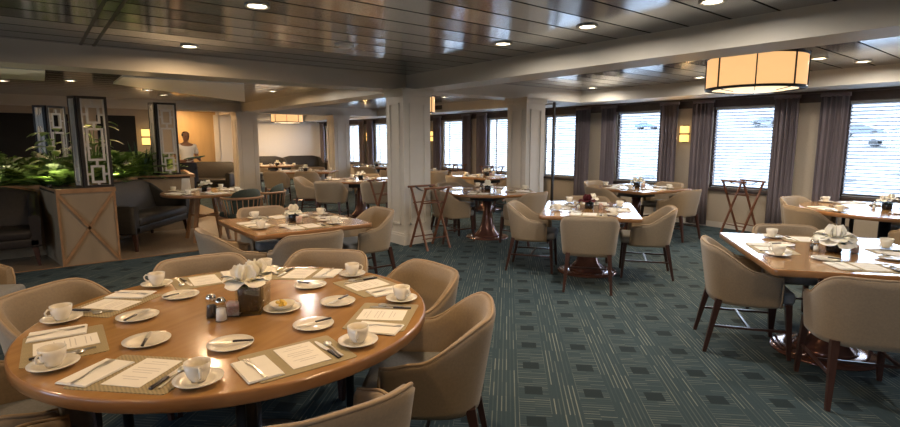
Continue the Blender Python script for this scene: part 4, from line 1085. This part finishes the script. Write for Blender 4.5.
# ------------------------------------------------------------------ the waiter
def skin_mesh(name, verts, edges, root, m, sub=2):
    me = bpy.data.meshes.new(name); me.from_pydata([v[:3] for v in verts], edges, []); o = bpy.data.objects.new(name, me); COL.objects.link(o)
    o.modifiers.new('skin', 'SKIN'); sl = me.skin_vertices[0].data
    for i, v in enumerate(verts):
        r_ = v[3]; sl[i].radius = r_ if isinstance(r_, tuple) else (r_, r_); sl[i].use_root = (i == root)
    s_ = o.modifiers.new('sub', 'SUBSURF'); s_.levels = sub; s_.render_levels = sub
    dg = bpy.context.evaluated_depsgraph_get(); dg.update(); ev = o.evaluated_get(dg); nm = bpy.data.meshes.new_from_object(ev); nm.name = name
    bpy.data.objects.remove(o); nm.materials.clear(); nm.materials.append(m)
    for p in nm.polygons: p.use_smooth = True
    return nm
def waiter():
    t = T('person')
    # facing +Y
    V = [(0, 0, .95, (.15, .11)), (0, 0, 1.12, (.135, .10)), (0, -.005, 1.30, (.165, .11)), (0, -.01, 1.42, (.13, .085)), (0, 0, 1.49, .052), (0, .005, 1.54, .05),
         (-.19, -.01, 1.40, .055), (-.25, -.02, 1.14, .042), (-.235, .16, 1.08, .033), (-.13, .30, 1.12, .026),
         (.19, -.01, 1.40, .055), (.25, -.02, 1.14, .042), (.235, .16, 1.06, .033), (.12, .30, 1.08, .026),
         (-.09, 0, .90, .085), (-.10, .0, .50, .056), (-.11, -.02, .10, .038), (-.12, .12, .035, .036),
         (.09, 0, .90, .085), (.10, .0, .50, .056), (.11, -.02, .10, .038), (.12, .12, .035, .036)]
    E_ = [(0, 1), (1, 2), (2, 3), (3, 4), (4, 5), (3, 6), (6, 7), (7, 8), (8, 9), (3, 10), (10, 11), (11, 12), (12, 13), (0, 14), (14, 15), (15, 16), (16, 17), (0, 18), (18, 19), (19, 20), (20, 21)]
    me = skin_mesh('body', V, E_, 0, M['skin'])
    # head, ears, nose, and five-fingered hands joined into the same body mesh
    b = MB(); hz = 1.625
    b.lathe([(1e-7, -.115), (.035, -.112), (.052, -.085), (.066, -.03), (.073, .03), (.070, .075), (.045, .108), (1e-7, .118)], 16, (0, .012, hz), True, 1, 1.22)
    b.sphere((0, .104, hz - .012), .013, 8, .8, 1, 1.7); b.sphere((-.074, .01, hz - .01), .016, 8, .4, .9, 1.5); b.sphere((.074, .01, hz - .01), .016, 8, .4, .9, 1.5)
    b.sphere((0, .094, hz - .055), .016, 8, 1.3, .6, .5)
    for sx, (hx, hy, hz2) in ((-1, (-.10, .33, 1.125)), (1, (.09, .33, 1.085))):
        b.sphere((hx, hy, hz2), .038, 10, 1, 1.1, .5)
        for k, ln in enumerate((.05, .062, .066, .058)):
            y = hy - .028 + k * .019; b.tube([(hx - sx * .02, y, hz2), (hx - sx * (.03 + ln * .55), y + .004, hz2 + .006), (hx - sx * (.03 + ln), y + .006, hz2 + .028)], [.0095, .009, .007], 6)
        b.tube([(hx, hy + .02, hz2 + .01), (hx - sx * .025, hy + .045, hz2 + .03), (hx - sx * .05, hy + .05, hz2 + .045)], [.011, .010, .008], 6)
    bm = bmesh.new(); bm.from_mesh(me); hm = b.mesh('h'); bm.from_mesh(hm); bm.to_mesh(me); bm.free()
    for p in me.polygons: p.use_smooth = True
    t.parts.append(('body', me, None, None))
    b = MB()
    for sx in (-1, 1): b.sphere((sx * .028, .096, hz + .008), .009, 8, 1.2, .6, .7)
    t.part('eyes', b, M['pot'])
    b = MB(); b.lathe([(.079, .012), (.080, .05), (.066, .095), (.04, .122), (1e-7, .128)], 16, (0, -.004, hz), True, 1, 1.17); t.part('hair', b, M['hair'])
    S = [(0, 0, .98, (.165, .125)), (0, 0, 1.12, (.15, .115)), (0, -.005, 1.30, (.18, .125)), (0, -.01, 1.41, (.145, .10)), (0, 0, 1.475, .066),
         (-.19, -.01, 1.40, .070), (-.245, -.02, 1.20, .060), (.19, -.01, 1.40, .070), (.245, -.02, 1.20, .060)]
    t.parts.append(('shirt', skin_mesh('shirt', S, [(0, 1), (1, 2), (2, 3), (3, 4), (3, 5), (5, 6), (3, 7), (7, 8)], 0, M['shirt']), None, 'short-sleeved white shirt'))
    tr = [(0, 0, .97, (.168, .128)), (-.09, 0, .86, .105), (-.10, 0, .5, .078), (-.11, -.02, .09, .062), (.09, 0, .86, .105), (.10, 0, .5, .078), (.11, -.02, .09, .062)]
    t.parts.append(('trousers', skin_mesh('trousers', tr, [(0, 1), (1, 2), (2, 3), (0, 4), (4, 5), (5, 6)], 0, M['apron']), None, 'dark trousers'))
    b = MB(); b.grid([[(.20 * math.sin(a) * (1 + .12 * (1 - k)), .165 * math.cos(a) * (1 + .15 * (1 - k)), .55 + .47 * k) for a in [R(-100 + 10 * i) for i in range(21)]] for k in (0, .33, .66, 1)])
    b.grid([[(.206 * math.sin(a) * (1 + .12 * (1 - k)), .171 * math.cos(a) * (1 + .15 * (1 - k)), .55 + .47 * k) for a in [R(-100 + 10 * i) for i in range(21)]] for k in (0, .33, .66, 1)])
    t.part('apron', b, M['apron'], None, 'black waist apron')
    for sx in (-1, 1): 
        s_ = MB(); s_.rbox(sx * .12 - .05, sx * .12 + .05, -.07, .21, 0, .085, .03, 3); t.part('shoe', s_, M['pot'])
    return t
wt = waiter(); WP = (-13.66, 2.9)
WA = R(-90 + 168 - 180 + 51 - 40)
look = math.degrees(math.atan2(-WP[1], -WP[0])) + 22
wo_ = wt.put((*WP, 0), R(look - 90), 'waiter in white shirt and dark apron by the amber niche, holding a green tray', 'person')
b = MB().rbox(-.20, .20, -.13, .13, 0, .022, .01)
d = R(look - 90)
def wloc(x, y, z): return (WP[0] + math.cos(d) * x - math.sin(d) * y, WP[1] + math.sin(d) * x + math.cos(d) * y, z)
tl = T('serving_tray').body(b, M['folder'])
tl.put(wloc(-.01, .40, 1.13), 0, 'dark green tray held by the waiter', 'tray', rot=(R(8), R(6), d))
